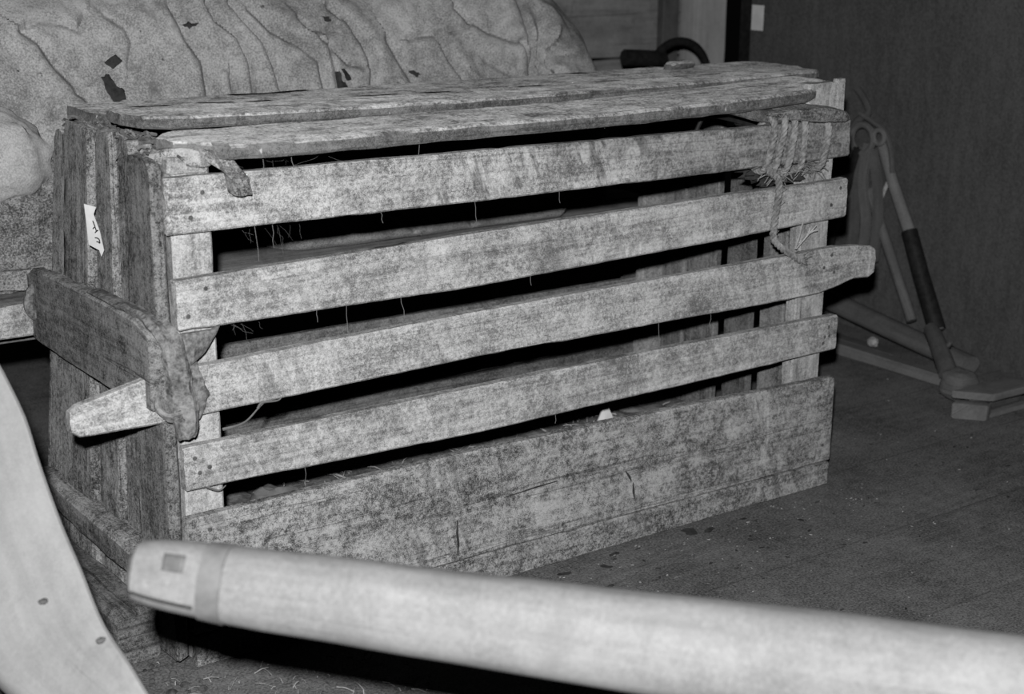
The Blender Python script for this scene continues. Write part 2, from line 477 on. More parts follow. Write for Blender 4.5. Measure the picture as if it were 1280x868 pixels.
s1 = hslat('slat', M['topslat'], [(-0.004, 0.664, 0.593), (0.46, 0.661, 0.590), (0.9, 0.657, 0.590), (1.197, 0.655, 0.592)])
s2 = hslat('slat', M['slat'], [(0.003, 0.535, 0.470), (0.456, 0.545, 0.468), (0.85, 0.551, 0.478), (1.2, 0.554, 0.488)])
s3 = hslat('handle_slat', M['slat'], [(-0.141, 0.390, 0.362), (-0.132, 0.396, 0.356), (-0.02, 0.420, 0.354), (0.05, 0.421, 0.356), (0.456, 0.431, 0.363), (0.8, 0.434, 0.362), (1.09, 0.436, 0.360),
                                          (1.15, 0.438, 0.361), (1.19, 0.438, 0.367), (1.235, 0.434, 0.376), (1.272, 0.429, 0.374), (1.284, 0.423, 0.379)])
s4 = hslat('slat', M['slat'], [(0.001, 0.315, 0.256), (0.456, 0.318, 0.247), (0.85, 0.318, 0.250), (1.199, 0.316, 0.254)])
sb = hslat('base_board', M['base'], [(0.002, 0.216, 0.050), (0.457, 0.220, 0.052), (0.85, 0.213, 0.049), (1.203, 0.203, 0.047)])
hslat('base_strip', M['base'], [(0.004, 0.048, 0.001), (0.6, 0.050, 0.001), (1.203, 0.045, 0.001)], y0=0.001, th=0.017)

def nail_mesh():
    v = []; f = []; uv = []
    for k in range(10): v.append(V((0.0036 * math.cos(k * PI / 5), 0.0008, 0.0036 * math.sin(k * PI / 5))))
    for k in range(10): v.append(V((0.0030 * math.cos(k * PI / 5), -0.0011, 0.0030 * math.sin(k * PI / 5))))
    v.append(V((0, -0.0016, 0)))
    for k in range(10):
        j = (k + 1) % 10
        f.append((k, j, 10 + j, 10 + k)); uv.append(((0, 0), (0, .01), (.01, .01), (.01, 0)))
        f.append((10 + k, 10 + j, 20)); uv.append(((0, 0), (0, .01), (.01, .01)))
    return v, f, uv
nail0 = put('nail', *nail_mesh(), M['nail'], s1)
first = True
for par, pts in ((s1, [(0.043, 0.643), (0.026, 0.613), (1.168, 0.640), (1.176, 0.612)]), (s2, [(0.041, 0.521), (0.016, 0.488), (1.185, 0.539), (1.165, 0.512)]),
                 (s3, [(0.026, 0.395), (1.175, 0.425), (1.158, 0.405), (1.183, 0.394)]), (s4, [(0.014, 0.299), (0.034, 0.283), (0.020, 0.278), (1.180, 0.298), (1.171, 0.281), (1.182, 0.281), (1.168, 0.270)]),
                 (sb, [(0.030, 0.196), (0.020, 0.085), (1.17, 0.17), (1.185, 0.08)])):
    for x, z in pts:
        n_ = nail0 if first else nail0.copy()
        if not first: COL.objects.link(n_)
        first = False
        n_.parent = par
        n_.location = (x, 0.0006, z)

for pts in (((0.417, 0.118), (0.416, 0.098), (0.418, 0.080), (0.417, 0.062)), ((0.735, 0.128), (0.742, 0.118), (0.748, 0.108)), ((0.752, 0.104), (0.753, 0.088), (0.756, 0.076)), ((0.50, 0.135), (0.56, 0.139), (0.60, 0.140))):
    g = MB().tube([(x, 0.0002, z) for x, z in pts], lambda t: 0.0012 + 0.0022 * math.sin(PI * t) * (0.4 if pts[0][0] == 0.50 else 1), 6, 0.6)
    g.build('gouge', M['patch'], sb)
# corner posts
for (x, y, hx, hy, zt) in ((0.034, 0.032, 0.027, 0.013, 0.672), (1.150, 0.032, 0.034, 0.013, 0.712), (0.034, 0.447, 0.027, 0.012, 0.675), (1.160, 0.452, 0.03, 0.012, 0.69)):
    plank('corner_post', M['post'], crate, [(V((x, y, 0.005)), V((hx, 0, 0)), V((0, -hy, 0))), (V((x, y, zt)), V((hx, 0, 0)), V((0, -hy, 0)))], warp=tw if x < 0.5 else None)
# narrow second piece beside the right front post, up to the lid
plank('corner_post', M['post'], crate, [(V((1.195, 0.025, 0.60)), V((0.011, 0, 0)), V((0, -0.006, 0))), (V((1.193, 0.027, 0.716)), V((0.011, 0, 0)), V((0, -0.006, 0)))])

# left end: upright planks, standing a little proud of one another
for (y0, y1, xo, zt, lean) in ((0.003, 0.100, -0.015, 0.683, 0.0), (0.112, 0.163, -0.006, 0.695, 0.004), (0.180, 0.250, -0.009, 0.696, 0.002), (0.270, 0.385, -0.013, 0.690, 0.0), (0.389, 0.462, -0.006, 0.668, 0.0)):
    c = (y0 + y1) / 2; h = (y1 - y0) / 2
    st = [(V((xo, c + lean, 0.02)), V((0, h, 0)), V((-0.0085, 0, 0))), (V((xo, c, 0.35)), V((0, h * 0.98, 0)), V((-0.0085, 0, 0))),
          (V((xo, c - lean, zt - 0.012)), V((0, h, 0)), V((-0.0085, 0, 0))), (V((xo, c - lean, zt)), V((0, h * 0.86, 0)), V((-0.0085, 0, 0)))]
    plank('end_plank', M['end'], crate, st, warp=tw, wob=0.002, chip=0.006)
# pale boards behind the gaps; their colour imitates lit plank edges
for (y0, y1, zt) in ((0.096, 0.116, 0.69), (0.16, 0.184, 0.68), (0.246, 0.274, 0.682), (0.383, 0.392, 0.66)):
    c = (y0 + y1) / 2; h = (y1 - y0) / 2
    plank('lit_edge_strip', M['post'], crate, [(V((0.006, c, 0.03)), V((0, h, 0)), V((-0.008, 0, 0))), (V((0.006, c, zt)), V((0, h, 0)), V((-0.008, 0, 0)))], warp=tw)
# brace across the left end, and the foot rail
plank('end_brace', M['end'], crate, [(V((-0.032, 0.475, 0.408)), V((0, 0, 0.048)), V((-0.011, 0, 0))), (V((-0.032, 0.45, 0.412)), V((0, 0, 0.056)), V((-0.011, 0, 0))), (V((-0.034, 0.2, 0.424)), V((0, 0, 0.060)), V((-0.012, 0, 0))),
                                     (V((-0.034, 0.03, 0.430)), V((0, 0, 0.058)), V((-0.012, 0, 0))), (V((-0.034, -0.012, 0.428)), V((0, 0, 0.050)), V((-0.011, 0, 0)))], warp=lambda p: V((p.x + min(1, max(0, p.y / 0.46)) * 0.004, p.y, p.z)), wob=0.002)
plank('foot_rail', M['end'], crate, [(V((-0.040, 0.452, 0.137)), V((0, 0, 0.020)), V((-0.019, 0, 0))), (V((-0.038, 0.43, 0.138)), V((0, 0, 0.022)), V((-0.022, 0, 0))), (V((-0.034, 0.2, 0.137)), V((0, 0, 0.022)), V((-0.022, 0, 0))), (V((-0.030, 0.01, 0.137)), V((0, 0, 0.021)), V((-0.021, 0, 0)))], ch=0.007, wob=0.003)
# top rail of the left end, below the lid
plank('top_rail', M['post'], crate, [(V((0.030, 0.015, 0.676)), V((0.026, 0, 0)), V((0, 0, 0.011))), (V((0.030, 0.44, 0.674)), V((0.026, 0, 0)), V((0, 0, 0.011)))], warp=tw, wob=0.003)
plank('top_rail', M['post'], crate, [(V((1.150, 0.048, 0.676)), V((0.022, 0, 0)), V((0, 0, 0.011))), (V((1.160, 0.44, 0.676)), V((0.022, 0, 0)), V((0, 0, 0.011)))], wob=0.003)

# right end: planks with gaps, seen from inside
for (y0, y1) in ((0.078, 0.100), (0.108, 0.168), (0.194, 0.260), (0.288, 0.371), (0.377, 0.466)):
    c = (y0 + y1) / 2; h = (y1 - y0) / 2
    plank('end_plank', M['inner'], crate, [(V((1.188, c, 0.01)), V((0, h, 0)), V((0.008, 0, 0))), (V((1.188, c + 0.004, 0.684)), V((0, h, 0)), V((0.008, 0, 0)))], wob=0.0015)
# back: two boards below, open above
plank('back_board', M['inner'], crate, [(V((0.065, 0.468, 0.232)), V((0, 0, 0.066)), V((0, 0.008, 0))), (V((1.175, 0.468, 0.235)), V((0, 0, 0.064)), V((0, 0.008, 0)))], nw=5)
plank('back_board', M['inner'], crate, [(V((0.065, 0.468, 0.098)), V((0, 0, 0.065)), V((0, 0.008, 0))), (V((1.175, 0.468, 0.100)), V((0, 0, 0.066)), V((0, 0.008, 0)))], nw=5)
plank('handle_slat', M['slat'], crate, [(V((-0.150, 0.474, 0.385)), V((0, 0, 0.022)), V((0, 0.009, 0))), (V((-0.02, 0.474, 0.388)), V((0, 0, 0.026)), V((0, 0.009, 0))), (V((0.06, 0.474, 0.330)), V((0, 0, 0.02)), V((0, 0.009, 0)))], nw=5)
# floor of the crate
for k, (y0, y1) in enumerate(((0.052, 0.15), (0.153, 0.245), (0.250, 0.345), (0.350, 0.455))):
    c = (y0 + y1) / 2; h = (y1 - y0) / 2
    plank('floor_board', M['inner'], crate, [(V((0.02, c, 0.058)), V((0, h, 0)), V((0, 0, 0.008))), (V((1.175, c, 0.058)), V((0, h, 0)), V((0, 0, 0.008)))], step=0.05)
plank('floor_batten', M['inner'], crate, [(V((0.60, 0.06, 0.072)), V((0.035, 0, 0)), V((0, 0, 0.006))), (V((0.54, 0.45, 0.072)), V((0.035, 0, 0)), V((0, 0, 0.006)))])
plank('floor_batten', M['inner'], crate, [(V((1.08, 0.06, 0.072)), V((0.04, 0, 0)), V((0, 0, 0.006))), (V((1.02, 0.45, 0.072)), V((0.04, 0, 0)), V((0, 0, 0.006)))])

# lid boards, of unequal length
def lid(pts, z, th=0.009, wob=0.0025, tilt=0.0):
    """pts: (x, y back, y front)"""
    st = [(V((x, (a + b) / 2, zz)), V((0, -(a - b) / 2, tilt * (a - b) / 2)), V((0, 0, th))) for (x, a, b), zz in zip(pts, z)]
    return plank('lid_board', M['lid'], crate, st, wob=wob, chip=0.008, ch=0.004, nw=5)
lid([(0.036, 0.462, 0.335), (0.07, 0.470, 0.300), (0.12, 0.466, 0.270), (0.55, 0.460, 0.262), (0.95, 0.462, 0.255), (1.25, 0.463, 0.255), (1.37, 0.460, 0.27), (1.41, 0.435, 0.33)], [0.695, 0.6945, 0.694, 0.694, 0.694, 0.694, 0.694, 0.694], th=0.0085)
lid([(0.026, 0.262, 0.200), (0.036, 0.282, 0.165), (0.07, 0.286, 0.150), (0.30, 0.280, 0.142), (0.56, 0.262, 0.140), (0.95, 0.258, 0.155), (1.20, 0.258, 0.18), (1.31, 0.256, 0.19), (1.335, 0.245, 0.21)],
    [0.710, 0.710, 0.709, 0.706, 0.703, 0.702, 0.702, 0.702, 0.702], th=0.0085)
lid([(0.022, 0.085, 0.030), (0.04, 0.115, 0.015), (0.062, 0.136, 0.006), (0.075, 0.138, -0.018), (0.15, 0.138, -0.022), (0.40, 0.136, -0.012), (0.67, 0.136, -0.016), (0.9, 0.150, -0.008), (1.10, 0.16, 0.008), (1.19, 0.165, 0.04), (1.215, 0.15, 0.075)],
    [0.693, 0.693, 0.692, 0.692, 0.691, 0.690, 0.690, 0.691, 0.695, 0.699, 0.700], th=0.010)
# stub of a broken chip nailed on the lid's far corner
plank('lid_cleat', M['lid'], crate, [(V((1.145, 0.405, 0.707)), V((0, 0.014, 0)), V((0, 0, 0.004))), (V((1.165, 0.41, 0.709)), V((0, 0.020, 0)), V((0, 0, 0.006))), (V((1.212, 0.425, 0.709)), V((0, 0.020, 0)), V((0, 0, 0.006)))], chip=0.008, wob=0.004)
# wooden toggle over the top slat at the left
tg = plank_mb([(V((0.014, 0.060, 0.684)), V((0.016, 0.016, 0)), V((0, 0, 0.007))), (V((0.030, 0.050, 0.684)), V((0.020, 0.022, 0)), V((0, 0, 0.011))), (V((0.060, 0.016, 0.684)), V((0.016, 0.010, 0)), V((-0.002, 0.003, 0.012)))], step=0.008, ch=0.003, wob=0.004, chip=0.006)
plank_mb([(V((0.060, 0.020, 0.690)), V((0.013, 0.005, 0)), V((-0.004, 0.006, 0.010))), (V((0.072, -0.004, 0.681)), V((0.0125, 0.004, 0)), V((-0.003, 0.009, 0.011))), (V((0.082, -0.016, 0.664)), V((0.0125, 0.002, 0)), V((-0.001, 0.011, 0.004))), (V((0.086, -0.0165, 0.641)), V((0.012, 0.001, 0)), V((0, 0.012, 0.001)))], step=0.008, ch=0.002, wob=0.0015, mb=tg)
tg.build('toggle', M['base'], crate)
# worn leather strap tying the brace to the front handle
lp = smooth_path([(-0.036, 0.19, 0.489), (-0.036, 0.09, 0.492), (-0.030, 0.02, 0.490), (-0.022, -0.020, 0.474), (-0.016, -0.030, 0.440), (-0.012, -0.028, 0.400), (-0.008, -0.030, 0.365), (-0.008, -0.026, 0.340)], 6)
secs = []
for i, p in enumerate(lp):
    t = i / (len(lp) - 1)
    d = (lp[min(i + 1, len(lp) - 1)] - lp[max(0, i - 1)]).normalized()
    w = 0.011 + 0.006 * min(1, max(0, (t - 0.25) / 0.35)) - 0.006 * max(0, (t - 0.9) / 0.1)
    th = 0.003 + 0.003 * min(1, max(0, (t - 0.3) / 0.3))
    wd = V((1, -0.25, 0)); wd = (wd - d * wd.dot(d)).normalized(); td = wd.cross(d)
    ring = []
    for k in range(14):
        a = 2 * PI * k / 14
        q = p + wd * (w * math.copysign(abs(math.cos(a)) ** 0.7, math.cos(a))) + td * (th * math.sin(a))
        q += V((nz(q, 60, 2), nz(q, 60, 5), nz(q, 60, 8))) * 0.004 * min(1, t * 2) + td * (0.003 * math.sin(k * 2.2 + t * 5) * min(1, t * 2))
        ring.append(q)
    secs.append(ring)
strap = MB().loft(secs).build('leather_strap', M['leather'], crate)
fl_st = [(V((-0.015, -0.012, 0.452)), V((0, 0, 0.018)), V((0, -0.006, 0))), (V((0.012, -0.016, 0.452)), V((0.003, 0, 0.020)), V((0, -0.005, 0))), (V((0.034, -0.012, 0.456)), V((0.004, 0, 0.014)), V((0, -0.004, 0))), (V((0.050, -0.006, 0.466)), V((0.004, 0, 0.007)), V((0, -0.003, 0)))]
plank_mb(fl_st, step=0.006, ch=0.003, wob=0.003).build('strap_flap', M['leather'], strap)
fr = [(V((0.006, -0.006, 0.445)), V((0.010, 0, 0)), V((0, -0.004, 0))), (V((0.018, -0.008, 0.41)), V((0.008, 0, 0)), V((0, -0.005, 0))), (V((0.024, -0.008, 0.385)), V((0.010, 0, 0)), V((0, -0.004, 0))), (V((0.014, -0.006, 0.355)), V((0.007, 0, 0)), V((0, -0.004, 0)))]
plank_mb(fr, step=0.006, ch=0.003, wob=0.004).build('strap_fringe', M['leather'], strap)
kn = MB()
for k in range(5):
    a = smooth_path([(-0.034 + 0.004 * k, -0.012, 0.395 - 0.004 * k), (-0.040 + 0.003 * k, -0.022, 0.384 - 0.004 * k), (-0.030 + 0.004 * k, -0.030, 0.374 - 0.002 * k), (-0.014, -0.034, 0.376 - 0.003 * k)], 5)
    kn.tube(a, 0.0042, 6)
kn.build('strap_knot', M['leather'], strap)
# hook of leather by the rear handle
hk = MB().tube(smooth_path([(-0.030, 0.456, 0.44), (-0.042, 0.452, 0.432), (-0.047, 0.450, 0.412), (-0.040, 0.450, 0.398), (-0.034, 0.452, 0.405)], 5), 0.008, 8)
hk.build('leather_loop', M['leather'], crate)
# torn paper label on the end planks
pv = [V(q) for q in [(-0.0321, 0.2178, 0.6015), (-0.022, 0.201, 0.5989), (-0.0245, 0.2051, 0.5888), (-0.0201, 0.1978, 0.5658), (-0.0177, 0.1939, 0.5412), (-0.0202, 0.198, 0.532), (-0.0219, 0.2008, 0.5404), (-0.0305, 0.2152, 0.5464)]]
pv2 = [p + V((0.0006, 0.0008, 0)) for p in pv]
pf = [tuple(range(8)), tuple(reversed(range(8, 16)))] + [(i, i + 8, (i + 1) % 8 + 8, (i + 1) % 8) for i in range(8)]
lab = put('paper_label', pv + pv2, pf, [tuple((0, 0) for _ in f) for f in pf], M['paper'], crate, False)
ink = MB()
off = V((-0.0006, -0.0010, 0))
for a, b in [((-0.0255, 0.2069, 0.58), (-0.0228, 0.2023, 0.5653)), ((-0.0239, 0.2041, 0.5716), (-0.0257, 0.2072, 0.5691)), ((-0.0242, 0.2047, 0.5639), (-0.0215, 0.2002, 0.5679)), ((-0.0245, 0.2052, 0.5573), (-0.0212, 0.1996, 0.5558)), ((-0.0234, 0.2033, 0.5521), (-0.0207, 0.1989, 0.5504)), ((-0.0212, 0.1996, 0.5558), (-0.0207, 0.1989, 0.5504))]:
    a = V(a) + off; b = V(b) + off
    ink.tube([a, (a + b) / 2 + V((0, 0, 0.0008)), b], 0.0008, 5)
ink.build('printing', M['ink'], lab)

# ---------------------------------------------------------------- rope and what is caught under it
def rope_mb(mb, path, r=0.0052, pitch=0.026, strands=3, n=6):
    path = [V(p) for p in path]
    L = [0.0]
    for a, b in zip(path, path[1:]): L.append(L[-1] + (b - a).length)
    up = None; frames = []
    for i, p in enumerate(path):
        d = (path[min(i + 1, len(path) - 1)] - path[max(0, i - 1)]).normalized()
        if up is None: up = V((0, 0, 1)) if abs(d.z) < 0.9 else V((1, 0, 0))
        up = (up - d * up.dot(d)).normalized(); frames.append((d, up, d.cross(up)))
    for s in range(strands):
        pp = []
        for p, l, (d, u, w) in zip(path, L, frames):
            a = 2 * PI * (l / pitch + s / strands)
            pp.append(p + (u * math.cos(a) + w * math.sin(a)) * r * 0.55)
        mb.tube(pp, r * 0.62, n)
def dens(path, step=0.0028):
    out = []
    for a, b in zip(path, path[1:]):
        k = max(1, int((b - a).length / step))
        out += [a.lerp(b, i / k) for i in range(k)]
    return out + [path[-1]]
rb = MB()
loops = [(1.012, 0.659, 0.998, 0.592), (1.034, 0.664, 1.018, 0.590), (1.056, 0.664, 1.046, 0.588), (1.078, 0.662, 1.076, 0.588), (1.134, 0.650, 1.124, 0.586)]
ctrl = []
for (xt, zt, xb, zb_) in loops:
    ctrl += [(xt + 0.006, 0.030, zt - 0.01), (xt + 0.004, 0.012, zt + 0.008), (xt, -0.010, zt), ((xt + xb) / 2 + 0.002, -0.012, (zt + zb_) / 2), (xb, -0.010, zb_), (xb + 0.004, 0.010, zb_ - 0.009), (xb + 0.010, 0.030, zb_ + 0.004)]
rope_mb(rb, dens(smooth_path(ctrl, 6)))
tail = [(1.000, -0.012, 0.596), (1.004, -0.013, 0.583), (1.020, -0.013, 0.574), (1.029, -0.011, 0.556), (1.028, -0.009, 0.520), (1.024, -0.009, 0.490), (1.030, -0.005, 0.470), (1.050, -0.006, 0.452), (1.068, -0.009, 0.441), (1.090, -0.009, 0.428)]
rope_mb(rb, dens(smooth_path(tail, 6)), r=0.0055)
rope = rb.build('hemp_rope', M['rope'])
tag(rope, 'twisted hemp rope wound around the top slat, with a tail hanging over the slat below', 'rope')
fz = MB()
for k in range(12):
    b = V((1.088, -0.009, 0.429)); e = b + V((random.uniform(0.004, 0.022), random.uniform(-0.006, 0.001), random.uniform(-0.010, 0.008)))
    fz.tube([b, (b + e) / 2 + V((0, -0.002, random.uniform(-0.003, 0.003))), e], 0.0008, 4)
for k in range(60):
    b = V(random.choice(tail)) + V((random.uniform(-.004, .004), -0.005, random.uniform(-.01, .01)))
    e = b + V((random.uniform(-0.012, 0.012), random.uniform(-0.006, -0.001), random.uniform(-0.008, 0.008)))
    fz.tube([b, e], 0.0004, 4)
fz.build('frayed_fibres', M['rope'], rope)

rag = blob('rag_wad', M['litter'], None, (1.075, 0.034, 0.578), (0.072, 0.022, 0.026), 0.5, 3.5, 3.0, 40, 24)
tag(rag, 'dark ragged wad bound under the rope, in the gap below the top slat', 'rag')
hr = MB()
for k in range(70):
    b = V((random.uniform(1.01, 1.13), random.uniform(0.0, 0.02), random.uniform(0.57, 0.59)))
    e = b + V((random.uniform(-0.05, 0.05), random.uniform(-0.012, 0.004), random.uniform(-0.022, 0.012)))
    hr.tube([b, (b + e) / 2 + V((0, -0.004, 0.004)), e], 0.0008, 4)
hr.build('loose_threads', M['rope'], rag)

bp = thing('broken_board', 'dark broken board end jammed under the lid above the rope', 'board')
plank_mb([(V((1.010, 0.03, 0.669)), V((0, 0.03, 0)), V((0, 0, 0.004))), (V((1.05, 0.016, 0.672)), V((0, 0.034, 0.002)), V((0, 0, 0.008))), (V((1.11, 0.008, 0.671)), V((0, 0.034, 0.003)), V((0, 0, 0.010))), (V((1.16, 0.004, 0.666)), V((0, 0.030, 0.003)), V((0, 0, 0.009))), (V((1.172, 0.004, 0.663)), V((0, 0.022, 0.002)), V((0, 0, 0.006)))], step=0.01, wob=0.004, chip=0.006).build('splintered_end', M['end'], bp)
wd_ = plank_mb([(V((0.925, 0.035, 0.683)), V((0, 0.02, 0)), V((0, 0, 0.004))), (V((0.98, 0.03, 0.676)), V((0, 0.022, 0.003)), V((0, 0, 0.008))), (V((1.045, 0.022, 0.668)), V((0, 0.022, 0.003)), V((0, 0, 0.010)))], step=0.01, wob=0.004).build('wood_wedge', M['inner'])
tag(wd_, 'grey wedge of wood under the lid, left of the rope', 'wood')
ir = MB().tube(smooth_path([(0.945, 0.10, 0.640), (0.955, 0.095, 0.662), (0.972, 0.09, 0.664), (1.01, 0.075, 0.655), (1.05, 0.055, 0.642)], 6), 0.0035, 7).build('iron_hook', M['darkiron'])
tag(ir, 'thin dark bent iron hook inside the crate, below the wood wedge', 'hook')
tw_ = MB()
for a, b in (((1.088, 0.0, 0.446), (1.128, -0.004, 0.482)), ((1.112, -0.001, 0.468), (1.130, -0.006, 0.474)), ((1.086, 0.0, 0.446), (1.098, -0.002, 0.490)), ((1.110, -0.002, 0.466), (1.114, -0.004, 0.480))):
    a = V(a); b = V(b); tw_.tube([a, (a + b) / 2 + V((0.002, 0, 0.002)), b], 0.0014, 5)
tag(tw_.build('dry_twig', M['straw']), 'small pale forked twig standing behind the handle slat by the rope tail', 'twig')

# ---------------------------------------------------------------- inside the crate
def crumple(name, mat, c, r, seed, n=9):
    def fn(s, t):
        x = (s - 0.5) * 2; y = (t - 0.5) * 2
        return V((c[0] + r[0] * x + 0.006 * nz((s, t, 0), 3, seed), c[1] + r[1] * y, c[2] + r[2] * (0.5 + 0.5 * y + 0.9 * nz((s, t, 1), 2.5, seed)) + 0.004))
    return grid(name, mat, n, n, fn)
ps = crumple('paper_scrap', M['paper'], (0.868, 0.20, 0.080), (0.026, 0.02, 0.045), 4.0)
ps.modifiers.new('thickness', 'SOLIDIFY').thickness = 0.0008
tag(ps, 'crumpled white paper scrap lying inside the crate behind the base board', 'paper')
st_ = blob('stone', M['stone'], None, (0.235, 0.235, 0.100), (0.045, 0.035, 0.034), 0.25, 1.6, 8.0)
tag(st_, 'rounded dull lump lying on the crate floor near the left post', 'stone')
lt = MB()
for k in range(420):
    x = random.uniform(0.07, 1.1); y = random.uniform(0.06, 0.44)
    a = random.uniform(0, PI); l = random.uniform(0.006, 0.05)
    b = V((x, y, 0.0695 + random.uniform(0, 0.006))); e = b + V((math.cos(a) * l, math.sin(a) * l, random.uniform(0.0, 0.012)))
    lt.tube([b, (b + e) / 2 + V((0, 0, 0.003)), e], random.uniform(0.0005, 0.0016), 4)
tag(lt.build('straw_litter', M['chip']), 'bits of straw and litter scattered over the crate floor', 'straw', kind='stuff')
muck = []
def mk(s, t):
    x = 0.07 + 1.08 * s; y = 0.056 + 0.39 * t
    return V((x, y, 0.066 + max(-0.004, 0.030 * nz((x, y, 0), 7, 1) + 0.014 * nz((x, y, 0), 22, 3))))
mo = grid('dried_muck', M['muck'], 120, 44, mk)
tag(mo, 'dry dirt caked over the crate floor boards', 'dirt', kind='stuff')

# muck and straw packed between lid and left end
mm = MB()
for k in range(170):
    y = random.uniform(0.03, 0.42); z = 0.688 + random.uniform(-0.008, 0.004)
    b = tw(V((random.uniform(-0.006, 0.05), y, z))); e = b + V((random.uniform(-0.018, 0.01), random.uniform(-0.03, 0.03), random.uniform(-0.012, 0.006)))
    mm.tube([b, (b + e) / 2 + V((-0.003, 0, 0.003)), e], random.uniform(0.0008, 0.0025), 4)
tag(mm.build('packed_straw', M['muck']), 'dirty straw packed under the lid along the top of the left end', 'straw', kind='stuff')

# cobwebs and straws hanging on the slats
cw = MB()
def strand(a, b, r, sag=0.004):
    a = V(a); b = V(b)
    cw.tube([a, a.lerp(b, 0.35) + V((random.uniform(-sag, sag), 0, random.uniform(-sag, sag))), a.lerp(b, 0.7) + V((random.uniform(-sag, sag), 0, random.uniform(-sag, sag))), b], r, 4)
for x, z0, z1 in ((0.13, 0.69, 0.66), (0.17, 0.68, 0.655), (0.363, 0.695, 0.648), (0.68, 0.69, 0.675), (0.115, 0.592, 0.545), (0.14, 0.59, 0.56), (0.452, 0.590, 0.560), (0.30, 0.59, 0.575), (0.60, 0.59, 0.572), (0.20, 0.468, 0.452),
                  (0.245, 0.469, 0.425), (0.33, 0.47, 0.44), (0.55, 0.475, 0.455), (0.60, 0.247, 0.232), (0.175, 0.25, 0.222), (0.80, 0.362, 0.330), (0.91, 0.36, 0.335)):
    strand((x, 0.008, z0), (x + random.uniform(-0.004, 0.004), 0.006, z1), 0.00045, 0.0015)
for k in range(14):
    x = random.uniform(0.06, 0.26)
    strand((x, random.uniform(0.02, 0.1), random.uniform(0.672, 0.688)), (x + random.uniform(-0.05, 0.06), random.uniform(0.02, 0.08), random.uniform(0.648, 0.672)), 0.00012)
for k in range(9):
    x = random.uniform(0.06, 0.2)
    strand((x, random.uniform(0.02, 0.1), random.uniform(0.575, 0.59)), (x + random.uniform(-0.03, 0.04), random.uniform(0.02, 0.08), random.uniform(0.545, 0.57)), 0.00012)
for k in range(8):
    x = random.uniform(0.06, 0.13)
    strand((x, random.uniform(0.015, 0.05), random.uniform(0.455, 0.468)), (x + random.uniform(-0.02, 0.04), random.uniform(0.02, 0.05), random.uniform(0.43, 0.455)), 0.00014)
for pts in (((0.058, 0.008, 0.328), (0.075, 0.0, 0.332), (0.090, 0.0, 0.337), (0.108, 0.0, 0.352), (0.125, 0.004, 0.360)), ((0.105, 0.0, 0.350), (0.112, 0.0, 0.357), (0.135, 0.0, 0.356), (0.145, 0.004, 0.362)), ((0.03, 0.004, 0.255), (0.045, 0.0, 0.248), (0.056, 0.002, 0.252))):
    cw.tube(smooth_path(pts, 5), lambda t: 0.0022 * (1 - 0.7 * t), 5)
tag(cw.build('cobweb', M['web']), 'dusty cobwebs and loose straws hanging from the crate slats', 'cobweb', kind='stuff')

# ---------------------------------------------------------------- timber against the crate's left end
tb = plank_mb([(V((-0.082, 0.485, 0.039)), V((0, 0, 0.036)), V((-0.026, 0, 0))), (V((-0.082, 0.46, 0.040)), V((0, 0, 0.038)), V((-0.030, 0, 0))), (V((-0.056, 0.06, 0.040)), V((0, 0, 0.038)), V((-0.030, 0, 0)))], ch=0.006, wob=0.004).build('timber', M['timber'])
tag(tb, 'dark squared timber lying on the floor along the left end of the crate', 'timber')

# ---------------------------------------------------------------- platform behind the crate with the sack pile
pf_ = thing('plank_platform', 'low dark plank platform behind the crate carrying the sacks', 'platform')
for (y0, y1) in ((0.505, 0.70), (0.706, 0.90), (0.906, 1.10), (1.106, 1.30)):
    plank('deck_plank', M['deck'], pf_, [(V((-1.0, (y0 + y1) / 2, 0.3885)), V((0, (y1 - y0) / 2, 0)), V((0, 0, 0.011))), (V((1.36, (y0 + y1) / 2, 0.3885)), V((0, (y1 - y0) / 2, 0)), V((0, 0, 0.011)))], step=0.08)
for x in (-0.9, 1.26):
    for y in (0.60, 1.22):
        plank('leg', M['deck'], pf_, [(V((x, y, 0.001)), V((0.03, 0, 0)), V((0, 0.03, 0))), (V((x, y, 0.377)), V((0.03, 0, 0)), V((0, 0.03, 0)))], step=0.1)
for y in (0.56, 1.25):
    plank('bearer', M['deck'], pf_, [(V((-0.98, y, 0.354)), V((0, 0, 0.022)), V((0, 0.012, 0))), (V((1.34, y, 0.354)), V((0, 0, 0.022)), V((0, 0.012, 0)))], step=0.1)

